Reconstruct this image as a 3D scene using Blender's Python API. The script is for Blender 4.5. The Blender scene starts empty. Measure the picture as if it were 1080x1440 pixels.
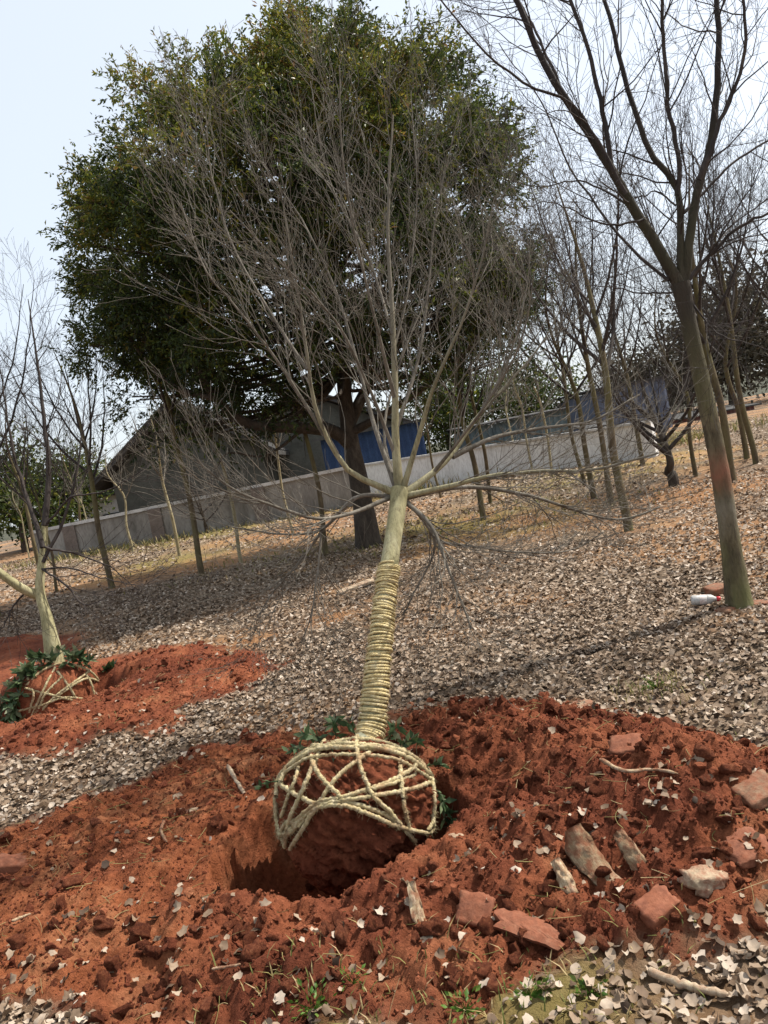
import bpy, bmesh, math
import numpy as np
from mathutils import Vector, Matrix

# ------------------------------------------------------------------ camera, sky, sun, exposure
scene = bpy.context.scene
COL = scene.collection
CAM = np.array([0.0, 0.0, 1.55])
PITCH, ROLL, FPX = math.radians(-3.0), math.radians(11.0), 1088.0
FWD = np.array([0, math.cos(PITCH), math.sin(PITCH)])
UP0 = np.array([0, -math.sin(PITCH), math.cos(PITCH)])
RT0 = np.array([1.0, 0, 0])
CR = math.cos(ROLL) * RT0 - math.sin(ROLL) * UP0
CU = math.cos(ROLL) * UP0 + math.sin(ROLL) * RT0
cam_d = bpy.data.cameras.new('camera')
cam = bpy.data.objects.new('camera', cam_d); COL.objects.link(cam)
M = Matrix.Identity(4)
for i in range(3):
    M[i][0], M[i][1], M[i][2], M[i][3] = CR[i], CU[i], -FWD[i], CAM[i]
cam.matrix_world = M
cam_d.sensor_fit = 'VERTICAL'; cam_d.sensor_height = 24.0; cam_d.lens = FPX / 1440 * 24
cam_d.clip_start = 0.05; cam_d.clip_end = 3000
scene.camera = cam

SUN_EL, SUN_AZ = math.radians(54), math.radians(17)       # azimuth from +x towards +y
sun_dir = Vector((math.cos(SUN_EL) * math.cos(SUN_AZ), math.cos(SUN_EL) * math.sin(SUN_AZ), math.sin(SUN_EL)))
world = bpy.data.worlds.new('World'); scene.world = world; world.use_nodes = True
nt = world.node_tree; nt.nodes.clear()
sky = nt.nodes.new('ShaderNodeTexSky'); sky.sky_type = 'NISHITA'; sky.sun_disc = False
sky.sun_elevation = SUN_EL; sky.sun_rotation = math.radians(90) - SUN_AZ
sky.air_density = 1.0; sky.dust_density = 4.0; sky.ozone_density = 1.0; sky.altitude = 100
# a thin even veil of high haze whitens the clear sky
veil = nt.nodes.new('ShaderNodeMix'); veil.data_type = 'RGBA'; veil.inputs[0].default_value = 0.5; veil.inputs[7].default_value = (7.8, 8.3, 8.7, 1)
bg = nt.nodes.new('ShaderNodeBackground'); bg.inputs[1].default_value = 0.118
wo = nt.nodes.new('ShaderNodeOutputWorld')
nt.links.new(sky.outputs[0], veil.inputs[6]); nt.links.new(veil.outputs[2], bg.inputs[0]); nt.links.new(bg.outputs[0], wo.inputs[0])
sl = bpy.data.lights.new('sun', 'SUN'); sl.energy = 5.0; sl.angle = math.radians(0.5); sl.color = (1.0, 0.95, 0.87)
so = bpy.data.objects.new('sun', sl); COL.objects.link(so)
so.rotation_euler = (-sun_dir).to_track_quat('-Z', 'Y').to_euler(); so.location = (20, 4, 25)
vs = scene.view_settings
vs.view_transform = 'Standard'; vs.look = 'None'; vs.exposure = 0.55; vs.gamma = 1.0; vs.use_curve_mapping = False

# ------------------------------------------------------------------ pixel <-> world helpers
def ray(px, py):
    d = FWD + (px - 540) / FPX * CR + (720 - py) / FPX * CU
    return d / d[1]
def W(px, py, Y):                                        # world point at depth Y along +y
    return CAM + ray(px, py) * Y

# ------------------------------------------------------------------ noise (vectorised)
def _h(ix, iy, s):
    n = (ix * 374761393 + iy * 668265263 + s * 974634593) & 0xffffffff
    n = ((n ^ (n >> 13)) * 1274126177) & 0xffffffff
    n = n ^ (n >> 16)
    return (n & 0xffff) / 65535.0
def vnoise(x, y, s=0):
    x = np.asarray(x, float); y = np.asarray(y, float)
    ix = np.floor(x).astype(np.int64); iy = np.floor(y).astype(np.int64)
    fx, fy = x - ix, y - iy
    u, v = fx * fx * fx * (fx * (fx * 6 - 15) + 10), fy * fy * fy * (fy * (fy * 6 - 15) + 10)
    a, b, c, d = _h(ix, iy, s), _h(ix + 1, iy, s), _h(ix, iy + 1, s), _h(ix + 1, iy + 1, s)
    return (a + (b - a) * u + (c - a) * v + (a - b - c + d) * u * v) * 2 - 1
def fbm(x, y, s=0, o=4, g=0.5):
    t, a = 0, 1.0
    for i in range(o):
        t = t + a * vnoise(x * 2 ** i + 17.3 * i, y * 2 ** i - 9.1 * i, s + i); a *= g
    return t
def worley(x, y, s=0):
    x = np.asarray(x, float); y = np.asarray(y, float)
    ix = np.floor(x).astype(np.int64); iy = np.floor(y).astype(np.int64)
    d1 = np.full(x.shape, 9.0); d2 = d1.copy(); cid = np.zeros(x.shape)
    for i in (-1, 0, 1):
        for j in (-1, 0, 1):
            cx, cy = ix + i, iy + j
            dx = cx + _h(cx, cy, s) - x; dy = cy + _h(cx, cy, s + 7) - y
            d = np.sqrt(dx * dx + dy * dy)
            nearer = d < d1
            d2 = np.where(nearer, d1, np.minimum(d2, d)); cid = np.where(nearer, _h(cx, cy, s + 13), cid)
            d1 = np.minimum(d1, d)
    return d1, d2, cid
def sstep(a, b, x):
    t = np.clip((x - a) / (b - a), 0, 1); return t * t * (3 - 2 * t)

# ------------------------------------------------------------------ terrain function
SLOPE = 0.03
def ground_hit(px, py):                                  # pixel onto the bare slope
    d = ray(px, py); t = CAM[2] / (SLOPE - d[2]); return CAM + d * t
def poly(pts): return np.array([ground_hit(*p)[:2] for p in pts])
SOIL1 = poly([(-200, 1180), (-60, 1170), (60, 1165), (140, 1120), (230, 1078), (330, 1052), (420, 1032), (500, 1018), (560, 1003), (640, 988),
              (720, 990), (830, 1008), (930, 1030), (1010, 1055), (1100, 1085), (1200, 1110), (1200, 1290), (1050, 1285), (960, 1300),
              (900, 1330), (840, 1372), (760, 1370), (680, 1362), (600, 1405), (560, 1450), (380, 1500), (200, 1470), (100, 1410), (-60, 1370), (-200, 1340)])
SOIL2 = poly([(-120, 900), (60, 886), (110, 892), (130, 925), (250, 908), (340, 925), (380, 940), (330, 980), (270, 1005), (220, 1030),
              (120, 1050), (30, 1070), (-120, 1085)])
def sdf(P, x, y):
    inside = np.zeros(x.shape, bool); dm = np.full(x.shape, 1e9)
    n = len(P)
    for i in range(n):
        ax, ay = P[i]; bx, by = P[(i + 1) % n]
        ex, ey = bx - ax, by - ay
        t = np.clip(((x - ax) * ex + (y - ay) * ey) / (ex * ex + ey * ey), 0, 1)
        dm = np.minimum(dm, np.hypot(x - ax - t * ex, y - ay - t * ey))
        c = (ay > y) != (by > y)
        with np.errstate(divide='ignore', invalid='ignore'):
            xi = (bx - ax) * (y - ay) / (by - ay) + ax
        inside ^= c & (x < xi)
    return np.where(inside, -dm, dm)
HC = ground_hit(485, 1172)[:2]                           # hole centre
HF = ground_hit(590, 1222)[:2]
HC2 = ground_hit(62, 985)[:2]
PILES = [(820, 1085, .34, .13), (930, 1130, .34, .12), (700, 1040, .28, .10), (1040, 1120, .35, .07), (800, 1190, .30, .08),
         (960, 1200, .30, .07), (640, 1240, .22, .05), (330, 1330, .35, .05), (150, 1260, .3, .04), (560, 1340, .2, .05)]
PILES = [(ground_hit(a, b)[:2], r, h) for a, b, r, h in PILES]
PILES2 = [(ground_hit(a, b)[:2], r, h) for a, b, r, h in [(230, 945, .5, .13), (300, 950, .4, .07), (120, 1020, .5, .10), (20, 900, .5, .12)]]
def soil_mask(x, y):
    x = np.asarray(x, float); y = np.asarray(y, float)
    m = np.zeros(x.shape); sel = (y > .5) & (y < 10) & (np.abs(x) < 8)
    if sel.any():
        xs, ys = x[sel], y[sel]
        nz = .10 * fbm(xs * 3, ys * 3, 5, 3) + .05 * vnoise(xs * 16, ys * 16, 9)
        a = sstep(.10, -.07, sdf(SOIL1, xs, ys) + nz)
        b = sstep(.12, -.10, sdf(SOIL2, xs, ys) + nz * 1.6)
        m[sel] = np.maximum(a, b)
    return m
def rough(x, y):                                         # crumbly to the right and behind, trodden flat on the left
    return .50 + .50 * sstep(-.75, .05, np.asarray(x) - HC[0] + .15 * vnoise(np.asarray(x) * 4, np.asarray(y) * 4, 44) + .25 * (np.asarray(y) < 2.75))
def zg(x, y, fine=True):
    x = np.asarray(x, float); y = np.asarray(y, float)
    z = SLOPE * np.clip(y, -20, 60) + .045 * fbm(x * .35, y * .35, 21, 3) * sstep(3.5, 9, y)
    near = (y > -1) & (y < 12) & (np.abs(x) < 9)
    if near.any():
        xs, ys = x[near], y[near]; m = soil_mask(xs, ys); dz = np.zeros(xs.shape)
        for c, r, h in PILES + PILES2:
            dz += h * np.exp(-((xs - c[0]) ** 2 + (ys - c[1]) ** 2) / (r * r))
        dz *= .35 + .65 * m
        if fine:
            rg = rough(xs, ys)
            wx, wy = xs + .03 * vnoise(xs * 11, ys * 11, 3), ys + .03 * vnoise(xs * 11 + 40, ys * 11, 4)
            d1, d2, cid = worley(wx * 10, wy * 10, 31)
            e1, e2, eid = worley(wx * 22, wy * 22, 32)
            lump = (np.clip(1 - d1 * 1.25, 0, 1) ** .7) * (.25 + cid) * .050 + np.clip(1 - e1 * 1.2, 0, 1) ** .8 * (.2 + eid) * .026
            dz += m * rg * (lump - .025 + .028 * fbm(xs * 4, ys * 4, 41, 3)) + m * (.013 * fbm(xs * 22, ys * 22, 51, 4, .6) + .012 * fbm(xs * 5, ys * 5, 53, 2))
            dz += (1 - m) * (.016 * fbm(xs * 6, ys * 6, 61, 3) + .006 * vnoise(xs * 40, ys * 40, 62))
        # the planting hole and the one behind it
        r = np.hypot((xs - HC[0] + .015) / .585, (ys - HC[1]) / .48) + .10 * fbm(xs * 5, ys * 5, 71, 2) + .05 * vnoise(xs * 22, ys * 22, 72) + .42 * np.exp(-((xs - HF[0]) ** 2 + (ys - HF[1]) ** 2) / .20 ** 2)
        k = sstep(.98, .84, r); dz = dz * (1 - .8 * k) - k * (.26 + .52 * sstep(HC[1] + .30, HC[1] + .02, ys + .25 * (xs - HC[0])))
        r2 = np.hypot((xs - HC2[0]) / .85, (ys - HC2[1]) / .55) + .10 * fbm(xs * 4, ys * 4, 73, 2)
        k2 = sstep(1.0, .6, r2); dz = dz * (1 - .7 * k2) - k2 * .30
        z[near] += dz
    return z
def gz(x, y): return float(zg(np.array([x]), np.array([y]))[0])
def gz0(x, y): return float(zg(np.array([x]), np.array([y]), False)[0])
def hit(px, py, fine=False):                             # pixel onto the modelled terrain
    d = ray(px, py); t = np.linspace(1.2, 60, 9000)
    p = CAM[None] + d[None] * t[:, None]
    below = p[:, 2] < zg(p[:, 0], p[:, 1], fine)
    i = int(np.argmax(below)) if below.any() else len(t) - 1
    q = p[i].copy(); q[2] = gz(q[0], q[1]) if fine else gz0(q[0], q[1]); return q

# ------------------------------------------------------------------ mesh helpers
def mk_mesh(name, V, faces, mats, smooth=True, attrs=None, midx=None):
    me = bpy.data.meshes.new(name); V = np.asarray(V, np.float32)
    faces = [np.asarray(f, np.int32) for f in faces if len(f)]
    tot = np.concatenate([np.full(len(f), f.shape[1], np.int32) for f in faces])
    loops = np.concatenate([f.ravel() for f in faces])
    me.vertices.add(len(V)); me.vertices.foreach_set('co', V.ravel())
    me.loops.add(len(loops)); me.loops.foreach_set('vertex_index', loops)
    me.polygons.add(len(tot))
    me.polygons.foreach_set('loop_start', np.concatenate([[0], np.cumsum(tot)[:-1]]).astype(np.int32))
    me.polygons.foreach_set('loop_total', tot)
    me.polygons.foreach_set('use_smooth', np.full(len(tot), bool(smooth)))
    if midx is not None: me.polygons.foreach_set('material_index', np.asarray(midx, np.int32))
    for m in (mats if isinstance(mats, (list, tuple)) else [mats]): me.materials.append(m)
    for k, a in (attrs or {}).items():
        at = me.attributes.new(k, 'FLOAT', 'POINT'); at.data.foreach_set('value', np.asarray(a, np.float32).ravel())
    me.update(calc_edges=True); me.validate()
    return me
def link(name, me, parent=None, loc=None):
    o = bpy.data.objects.new(name, me); COL.objects.link(o)
    if parent is not None: o.parent = parent
    if loc is not None: o.location = loc
    return o
def tag(o, label=None, cat=None, group=None, kind=None):
    if label: o['label'] = label
    if cat: o['category'] = cat
    if group: o['group'] = group
    if kind: o['kind'] = kind
    return o
def thing(name, loc, label, cat, group=None, rz=0.0):
    o = bpy.data.objects.new(name, None); COL.objects.link(o); o.empty_display_size = .2
    o.location = loc; o.rotation_euler = (0, 0, rz)
    return tag(o, label, cat, group)
class Bag:                                               # gathers pieces of one mesh
    def __init__(s): s.V, s.F, s.A, s.n = [], {3: [], 4: []}, {}, 0
    def add(s, V, F, **attrs):
        V = np.asarray(V, float); F = np.asarray(F)
        for k, a in attrs.items(): s.A.setdefault(k, []).append(np.broadcast_to(np.asarray(a, float), (len(V),)))
        s.V.append(V); s.F[F.shape[1]].append(F + s.n); s.n += len(V)
    def mesh(s, name, mats, smooth=True, off=(0, 0, 0)):
        fs = [np.concatenate(s.F[k]) for k in (3, 4) if s.F[k]]
        return mk_mesh(name, np.concatenate(s.V) - np.asarray(off), fs, mats, smooth, {k: np.concatenate(a) for k, a in s.A.items()})
def smooth_path(P, k):                                   # Catmull-Rom resample, arc-length even
    P = np.asarray(P, float)
    if len(P) == 2: return P[0] + (P[1] - P[0]) * np.linspace(0, 1, k)[:, None]
    Q = np.vstack([2 * P[0] - P[1], P, 2 * P[-1] - P[-2]]); out = []
    for i in range(1, len(Q) - 2):
        t = np.linspace(0, 1, 24, endpoint=False)[:, None]
        a, b, c, d = Q[i - 1], Q[i], Q[i + 1], Q[i + 2]
        out.append(.5 * (2 * b + (c - a) * t + (2 * a - 5 * b + 4 * c - d) * t * t + (3 * b - a - 3 * c + d) * t ** 3))
    out = np.vstack(out + [P[-1:]])
    s = np.concatenate([[0], np.cumsum(np.linalg.norm(np.diff(out, axis=0), axis=1))])
    return np.stack([np.interp(np.linspace(0, s[-1], k), s, out[:, j]) for j in range(3)], 1)
def tubes(P, R, sides, twist=None, strands=3, depth=.16):
    """P (n,k,3) paths, R (n,k) radii -> V, quads, along, around"""
    P = np.asarray(P, float); n, k, _ = P.shape; R = np.broadcast_to(np.asarray(R, float), (n, k))
    T = np.gradient(P, axis=1); T /= np.linalg.norm(T, axis=2, keepdims=True) + 1e-9
    mean = P[:, -1] - P[:, 0] + 1e-6
    ref = np.where((np.abs(mean[:, 2:3]) < .8 * np.linalg.norm(mean, axis=1, keepdims=True)), np.array([[0, 0, 1.0]]), np.array([[0, 1.0, 0]]))
    U = np.cross(T, np.broadcast_to(ref[:, None], T.shape)); U /= np.linalg.norm(U, axis=2, keepdims=True) + 1e-9
    Vv = np.cross(T, U)
    th = np.arange(sides) / sides * 2 * np.pi
    seg = np.linalg.norm(np.diff(P, axis=1), axis=2); s = np.concatenate([np.zeros((n, 1)), np.cumsum(seg, 1)], 1)
    rad = R[:, :, None] * np.ones(sides)
    if twist: rad = rad * (1 + depth * np.abs(np.cos(strands / 2 * th[None, None] + s[:, :, None] * twist)) - depth * .5)
    V = P[:, :, None] + rad[..., None] * (np.cos(th)[None, None, :, None] * U[:, :, None] + np.sin(th)[None, None, :, None] * Vv[:, :, None])
    base = (np.arange(n) * k * sides)[:, None, None] + (np.arange(k - 1) * sides)[None, :, None]
    j = np.arange(sides)[None, None]; j2 = (j + 1) % sides
    F = np.stack([base + j, base + j2, base + sides + j2, base + sides + j], -1).reshape(-1, 4)
    al = np.repeat(s[:, :, None], sides, 2); ar = np.broadcast_to(th / (2 * np.pi), al.shape)
    return V.reshape(-1, 3), F, al.ravel(), ar.ravel()
def add_tubes(bag, P, R, sides, rnd=0.0, **kw):
    V, F, al, ar = tubes(P, R, sides, **kw); bag.add(V, F, along=al, around=ar, rnd=rnd)
def rotmats(rng, n):
    q = rng.normal(size=(n, 4)); q /= np.linalg.norm(q, axis=1, keepdims=True); w, x, y, z = q.T
    return np.stack([np.stack([1 - 2 * (y * y + z * z), 2 * (x * y - z * w), 2 * (x * z + y * w)], -1),
                     np.stack([2 * (x * y + z * w), 1 - 2 * (x * x + z * z), 2 * (y * z - x * w)], -1),
                     np.stack([2 * (x * z - y * w), 2 * (y * z + x * w), 1 - 2 * (x * x + y * y)], -1)], 1)
def nrm(v): return v / (np.linalg.norm(v, axis=-1, keepdims=True) + 1e-9)
def sprout(P, R, per, t0, t1, ang, L, rr, k, up, wob, rng, angj=.25, tip=.25, ljit=.35, tpow=1.0, rmax=1.0):
    """vectorised child shoots off parent paths"""
    n, kk, _ = P.shape
    idx = np.repeat(np.arange(n), per); m = len(idx)
    t = t0 + (t1 - t0) * rng.random(m) ** tpow
    f = t * (kk - 1); i0 = np.clip(f.astype(int), 0, kk - 2); w = (f - i0)[:, None]
    p = P[idx, i0] * (1 - w) + P[idx, i0 + 1] * w
    tan = nrm(P[idx, i0 + 1] - P[idx, i0])
    r0 = (R[idx, i0] * (1 - w[:, 0]) + R[idx, i0 + 1] * w[:, 0]) * rr * (.7 + .5 * rng.random(m)); r0 = np.minimum(r0, rmax)
    rv = rng.normal(size=(m, 3)); side = nrm(np.cross(tan, rv))
    a = ang * (1 + angj * rng.normal(size=m))[:, None]
    d = tan * np.cos(a) + side * np.sin(a)
    plen = np.linalg.norm(P[:, -1] - P[:, 0], axis=1)[idx]
    ln = (L if L > 0 else -L * plen) * (1 - ljit + 2 * ljit * rng.random(m)) * (1 - .45 * t)
    out = [p]; step = (ln / (k - 1))[:, None]
    bend = nrm(rng.normal(size=(m, 3))) * wob
    for q in range(1, k):
        d = nrm(d + np.array([0, 0, up]) / (k - 1) + bend / (k - 1) + rng.normal(size=(m, 3)) * wob * .35)
        out.append(out[-1] + d * step)
    C = np.stack(out, 1); rad = r0[:, None] * np.linspace(1, tip, k)[None]
    return C, rad

# ------------------------------------------------------------------ materials
def mat(name): 
    m = bpy.data.materials.new(name); m.use_nodes = True
    t = m.node_tree; b = t.nodes['Principled BSDF']; b.inputs['Specular IOR Level'].default_value = .25
    b.inputs['Roughness'].default_value = .85
    return m, t, b
def N(t, kind, **kw):
    n = t.nodes.new('ShaderNode' + kind)
    for k, v in kw.items():
        if k.startswith('i_'):
            key = k[2:]; n.inputs[int(key) if key.isdigit() else key.replace('_', ' ')].default_value = v
        else: setattr(n, k, v)
    return n
def L(t, a, b): t.links.new(a, b)
def ramp(t, fac, stops):
    r = N(t, 'ValToRGB'); e = r.color_ramp.elements
    while len(e) < len(stops): e.new(.5)
    for q, (p, c) in zip(e, stops): q.position = p; q.color = (*c, 1)
    if fac is not None: L(t, fac, r.inputs[0])
    return r.outputs[0]
def mix(t, f, a, b, mode='MIX'):
    n = N(t, 'Mix', data_type='RGBA', blend_type=mode)
    if isinstance(f, (int, float)): n.inputs[0].default_value = f
    else: L(t, f, n.inputs[0])
    for s, i in ((a, 6), (b, 7)):
        if isinstance(s, tuple): n.inputs[i].default_value = (*s, 1)
        else: L(t, s, n.inputs[i])
    return n.outputs[2]
def coords(t, kind='Object', scale=(1, 1, 1)):
    c = N(t, 'TexCoord'); mp = N(t, 'Mapping'); mp.inputs['Scale'].default_value = scale
    L(t, c.outputs[kind], mp.inputs[0]); return mp.outputs[0]
def noise(t, vec, scale, detail=5, rough=.6, dist=0.0):
    n = N(t, 'TexNoise', i_Scale=scale, i_Detail=detail, i_Roughness=rough, i_Distortion=dist)
    if vec is not None: L(t, vec, n.inputs['Vector'])
    return n.outputs[0]
def bump(t, b, h, s=.5, d=.01):
    n = N(t, 'Bump', i_Strength=s, i_Distance=d); L(t, h, n.inputs['Height']); L(t, n.outputs[0], b.inputs['Normal'])
def attr(t, name): return N(t, 'Attribute', attribute_name=name).outputs['Fac']
def mth(t, op, a, b=None, c=None):
    n = N(t, 'Math', operation=op)
    for i, s in enumerate((a, b, c)):
        if s is None: continue
        if isinstance(s, (int, float)): n.inputs[i].default_value = s
        else: L(t, s, n.inputs[i])
    return n.outputs[0]

def m_soil_cols(t, v):
    n1 = noise(t, v, 2.2, 6, .62); n2 = noise(t, v, 34, 5, .7); n3 = noise(t, v, .9, 3, .5)
    c = ramp(t, n1, [(.28, (.088, .026, .014)), (.46, (.165, .048, .024)), (.60, (.240, .078, .037)), (.76, (.325, .138, .066))])
    g = ramp(t, n2, [(.3, (.48, .44, .42)), (.5, (1, 1, 1)), (.72, (1.35, 1.38, 1.4))])
    c = mix(t, 1.0, c, g, 'MULTIPLY')
    return c, n2
def mat_ground():
    m, t, b = mat('ground_earth_and_litter'); v = coords(t)
    soil, n2 = m_soil_cols(t, v)
    # left of the hole the earth is more orange and trodden
    orange = ramp(t, noise(t, v, 3.1, 5, .6), [(.3, (.175, .052, .023)), (.5, (.270, .088, .037)), (.7, (.345, .150, .072))])
    orange = mix(t, 1.0, orange, ramp(t, n2, [(.3, (.6, .55, .5)), (.5, (1, 1, 1)), (.72, (1.3, 1.3, 1.3))]), 'MULTIPLY')
    soil = mix(t, attr(t, 'trod'), soil, orange)
    vor = N(t, 'TexVoronoi', i_Scale=26.0, i_Randomness=1.0); L(t, v, vor.inputs['Vector'])
    lit = ramp(t, vor.outputs['Color'], [(.1, (.035, .025, .018)), (.4, (.12, .085, .056)), (.7, (.21, .155, .108)), (.95, (.34, .265, .195))])
    patch = noise(t, v, .42, 5, .6, .4)
    earth = ramp(t, noise(t, v, 5, 6, .7), [(.3, (.20, .095, .042)), (.5, (.32, .175, .085)), (.72, (.40, .265, .155))])
    lit = mix(t, ramp(t, patch, [(.46, (0, 0, 0)), (.60, (.85, .85, .85))]), lit, earth)
    lit = mix(t, mth(t, 'MULTIPLY', attr(t, 'bare'), .85), lit, ramp(t, noise(t, v, 7, 6, .7), [(.3, (.17, .075, .032)), (.5, (.28, .135, .058)), (.72, (.36, .22, .115))]))
    moss = mix(t, noise(t, v, 9, 4, .7), (.13, .115, .03), (.27, .20, .075))
    lit = mix(t, mth(t, 'MULTIPLY', attr(t, 'moss'), .85), lit, moss)
    L(t, mix(t, attr(t, 'soil'), lit, soil), b.inputs['Base Color'])
    b.inputs['Roughness'].default_value = .95; b.inputs['Specular IOR Level'].default_value = .1
    bump(t, b, mth(t, 'ADD', n2, noise(t, v, 110, 5, .75)), 1.0, .016)
    return m
def mat_clod():
    m, t, b = mat('red_clay_clod'); v = coords(t); c, n2 = m_soil_cols(t, v)
    hue = ramp(t, attr(t, 'rnd'), [(0, (.62, .58, .56)), (.5, (1, 1, 1)), (1, (1.25, 1.35, 1.4))])
    L(t, mix(t, 1.0, c, hue, 'MULTIPLY'), b.inputs['Base Color'])
    b.inputs['Roughness'].default_value = .95; b.inputs['Specular IOR Level'].default_value = .1
    bump(t, b, mth(t, 'ADD', n2, noise(t, v, 130, 5, .75)), 1.0, .012); return m
def mat_leaf(name, stops, use_obj=False, transl=.2, rough=.7):
    m, t, b = mat(name)
    if use_obj: f = N(t, 'ObjectInfo').outputs['Random']
    else: f = attr(t, 'rnd')
    c = ramp(t, f, stops)
    sp = noise(t, coords(t), 60, 3, .6)
    c = mix(t, 1.0, c, ramp(t, sp, [(.3, (.75, .72, .7)), (.7, (1.12, 1.1, 1.08))]), 'MULTIPLY')
    L(t, c, b.inputs['Base Color']); b.inputs['Roughness'].default_value = rough
    if transl:
        tr = N(t, 'BsdfTranslucent'); L(t, c, tr.inputs[0]); mx = N(t, 'MixShader'); mx.inputs[0].default_value = transl
        L(t, b.outputs[0], mx.inputs[1]); L(t, tr.outputs[0], mx.inputs[2]); L(t, mx.outputs[0], t.nodes['Material Output'].inputs[0])
    return m
def mat_bark(name, stops, lenticel=True, scale=1.0, bands=None, bstr=.6, moss=None, fade=None):
    m, t, b = mat(name)
    v = coords(t, 'Object', (9 * scale, 9 * scale, 3.5 * scale))
    n1 = noise(t, v, 1.0, 7, .65, .3); n2 = noise(t, coords(t, 'Object', (40, 40, 9)), 2.0 * scale, 5, .7)
    c = ramp(t, n1, stops)
    c = mix(t, 1.0, c, ramp(t, n2, [(.30, (.34, .32, .30)), (.42, (.82, .80, .78)), (.55, (1, 1, 1)), (.75, (1.2, 1.2, 1.17))]), 'MULTIPLY')
    if moss: c = mix(t, mth(t, 'MULTIPLY', ramp(t, noise(t, v, .35, 4, .6), [(.42, (0, 0, 0)), (.62, (1, 1, 1))]), .8), c, moss)
    if fade:                                             # older bark below, younger above; right tree's also paints its backlit darkness
        f0, f1, fc = fade; k = mth(t, 'DIVIDE', mth(t, 'SUBTRACT', mth(t, 'ADD', attr(t, 'along'), mth(t, 'MULTIPLY', mth(t, 'SUBTRACT', n1, .5), (f1 - f0) * .8)), f0), f1 - f0)
        k = N(t, 'Clamp'); L(t, mth(t, 'DIVIDE', mth(t, 'SUBTRACT', attr(t, 'along'), f0), f1 - f0), k.inputs[0])
        c = mix(t, k.outputs[0], c, mix(t, n1, tuple(q * .6 for q in fc), tuple(min(1, q * 1.5) for q in fc)))
    if bands:
        al = mth(t, 'ADD', attr(t, 'along'), mth(t, 'MULTIPLY', noise(t, v, .6, 4), .45))
        for lo, hi, colr, amt in bands:
            k = N(t, 'Clamp'); L(t, mth(t, 'SUBTRACT', 1.0, mth(t, 'MULTIPLY', mth(t, 'ABSOLUTE', mth(t, 'SUBTRACT', al, (lo + hi) / 2)), 2.0 / (hi - lo))), k.inputs[0]); k = k.outputs[0]
            k = mth(t, 'MULTIPLY', k, mth(t, 'MULTIPLY', ramp(t, n1, [(.35, (.3, .3, .3)), (.55, (1, 1, 1))]), amt))
            c = mix(t, k, c, colr)
    L(t, c, b.inputs['Base Color']); b.inputs['Roughness'].default_value = .8
    bump(t, b, mth(t, 'ADD', n2, n1), bstr, .012); return m
def mat_rope(name, stops, dirt=.6):
    m, t, b = mat(name); al, ar = attr(t, 'along'), attr(t, 'around')
    n = noise(t, coords(t), 45, 4, .7)
    fib = noise(t, coords(t), 260, 3, .7)
    c = ramp(t, n, stops); c = mix(t, ramp(t, noise(t, coords(t), 9, 4, .65), [(.48, (0, 0, 0)), (.68, (dirt,) * 3)]), c, (.24, .115, .055)); c = mix(t, 1.0, c, ramp(t, fib, [(.3, (.6, .56, .5)), (.55, (1, 1, 1)), (.8, (1.25, 1.22, 1.15))]), 'MULTIPLY')
    L(t, c, b.inputs['Base Color']); b.inputs['Roughness'].default_value = .75
    w = mth(t, 'SINE', mth(t, 'ADD', mth(t, 'MULTIPLY', al, 520.0), mth(t, 'MULTIPLY', ar, 18.85)))
    bump(t, b, mth(t, 'ADD', mth(t, 'MULTIPLY', w, .25), fib), .7, .003); return m
def mat_noise(name, stops, scale=6, bscale=40, bs=.5, rough=.85, dist=.006, stretch=(1, 1, 1), spec=.25, dust=0.0):
    m, t, b = mat(name); v = coords(t, 'Object', stretch); n = noise(t, v, scale, 6, .62, .2); n2 = noise(t, v, bscale, 5, .7)
    c = ramp(t, n, stops)
    if dust: c = mix(t, mth(t, 'MULTIPLY', ramp(t, noise(t, coords(t), 22, 5, .65), [(.40, (0, 0, 0)), (.58, (1, 1, 1))]), dust), c, (.19, .062, .030))
    c = mix(t, 1.0, c, ramp(t, n2, [(.3, (.72, .7, .68)), (.55, (1, 1, 1)), (.8, (1.15, 1.15, 1.15))]), 'MULTIPLY')
    L(t, c, b.inputs['Base Color']); b.inputs['Roughness'].default_value = rough; b.inputs['Specular IOR Level'].default_value = spec
    bump(t, b, n2, bs, dist); return m

M_GROUND = mat_ground(); M_CLOD = mat_clod()
LIT = [(0, (.050, .032, .021)), (.16, (.120, .078, .048)), (.38, (.215, .152, .100)), (.60, (.300, .228, .162)), (.82, (.39, .315, .240)), (1, (.48, .41, .335))]
M_LITTER = mat_leaf('dry_leaf_litter', LIT, transl=.12); M_LEAFOBJ = mat_leaf('dry_leaf', LIT, use_obj=True, transl=.12)
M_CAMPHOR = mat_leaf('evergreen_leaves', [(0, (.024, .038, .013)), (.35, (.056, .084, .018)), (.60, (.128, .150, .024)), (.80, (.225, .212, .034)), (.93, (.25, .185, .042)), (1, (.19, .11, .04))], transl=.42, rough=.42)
M_FRESH = mat_leaf('fresh_green_leaf', [(0, (.030, .060, .022)), (.5, (.06, .10, .04)), (.8, (.12, .16, .075)), (1, (.27, .27, .18))], transl=.2, rough=.55)
M_WEED = mat_leaf('weed_leaf', [(0, (.05, .11, .015)), (.6, (.10, .19, .03)), (1, (.19, .22, .06))], transl=.3, rough=.5)
M_GRASS = mat_leaf('dry_grass', [(0, (.10, .12, .025)), (.4, (.20, .19, .06)), (.75, (.33, .26, .11)), (1, (.42, .33, .18))], transl=.25)
M_BARK_S = mat_bark('pale_olive_bark', [(.3, (.21, .19, .095)), (.5, (.33, .30, .165)), (.7, (.42, .39, .25))], bstr=.35)
M_TWIG_S = mat_bark('young_grey_bark', [(.3, (.075, .064, .048)), (.55, (.165, .145, .115)), (.8, (.30, .275, .235))], bstr=.2)
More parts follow.
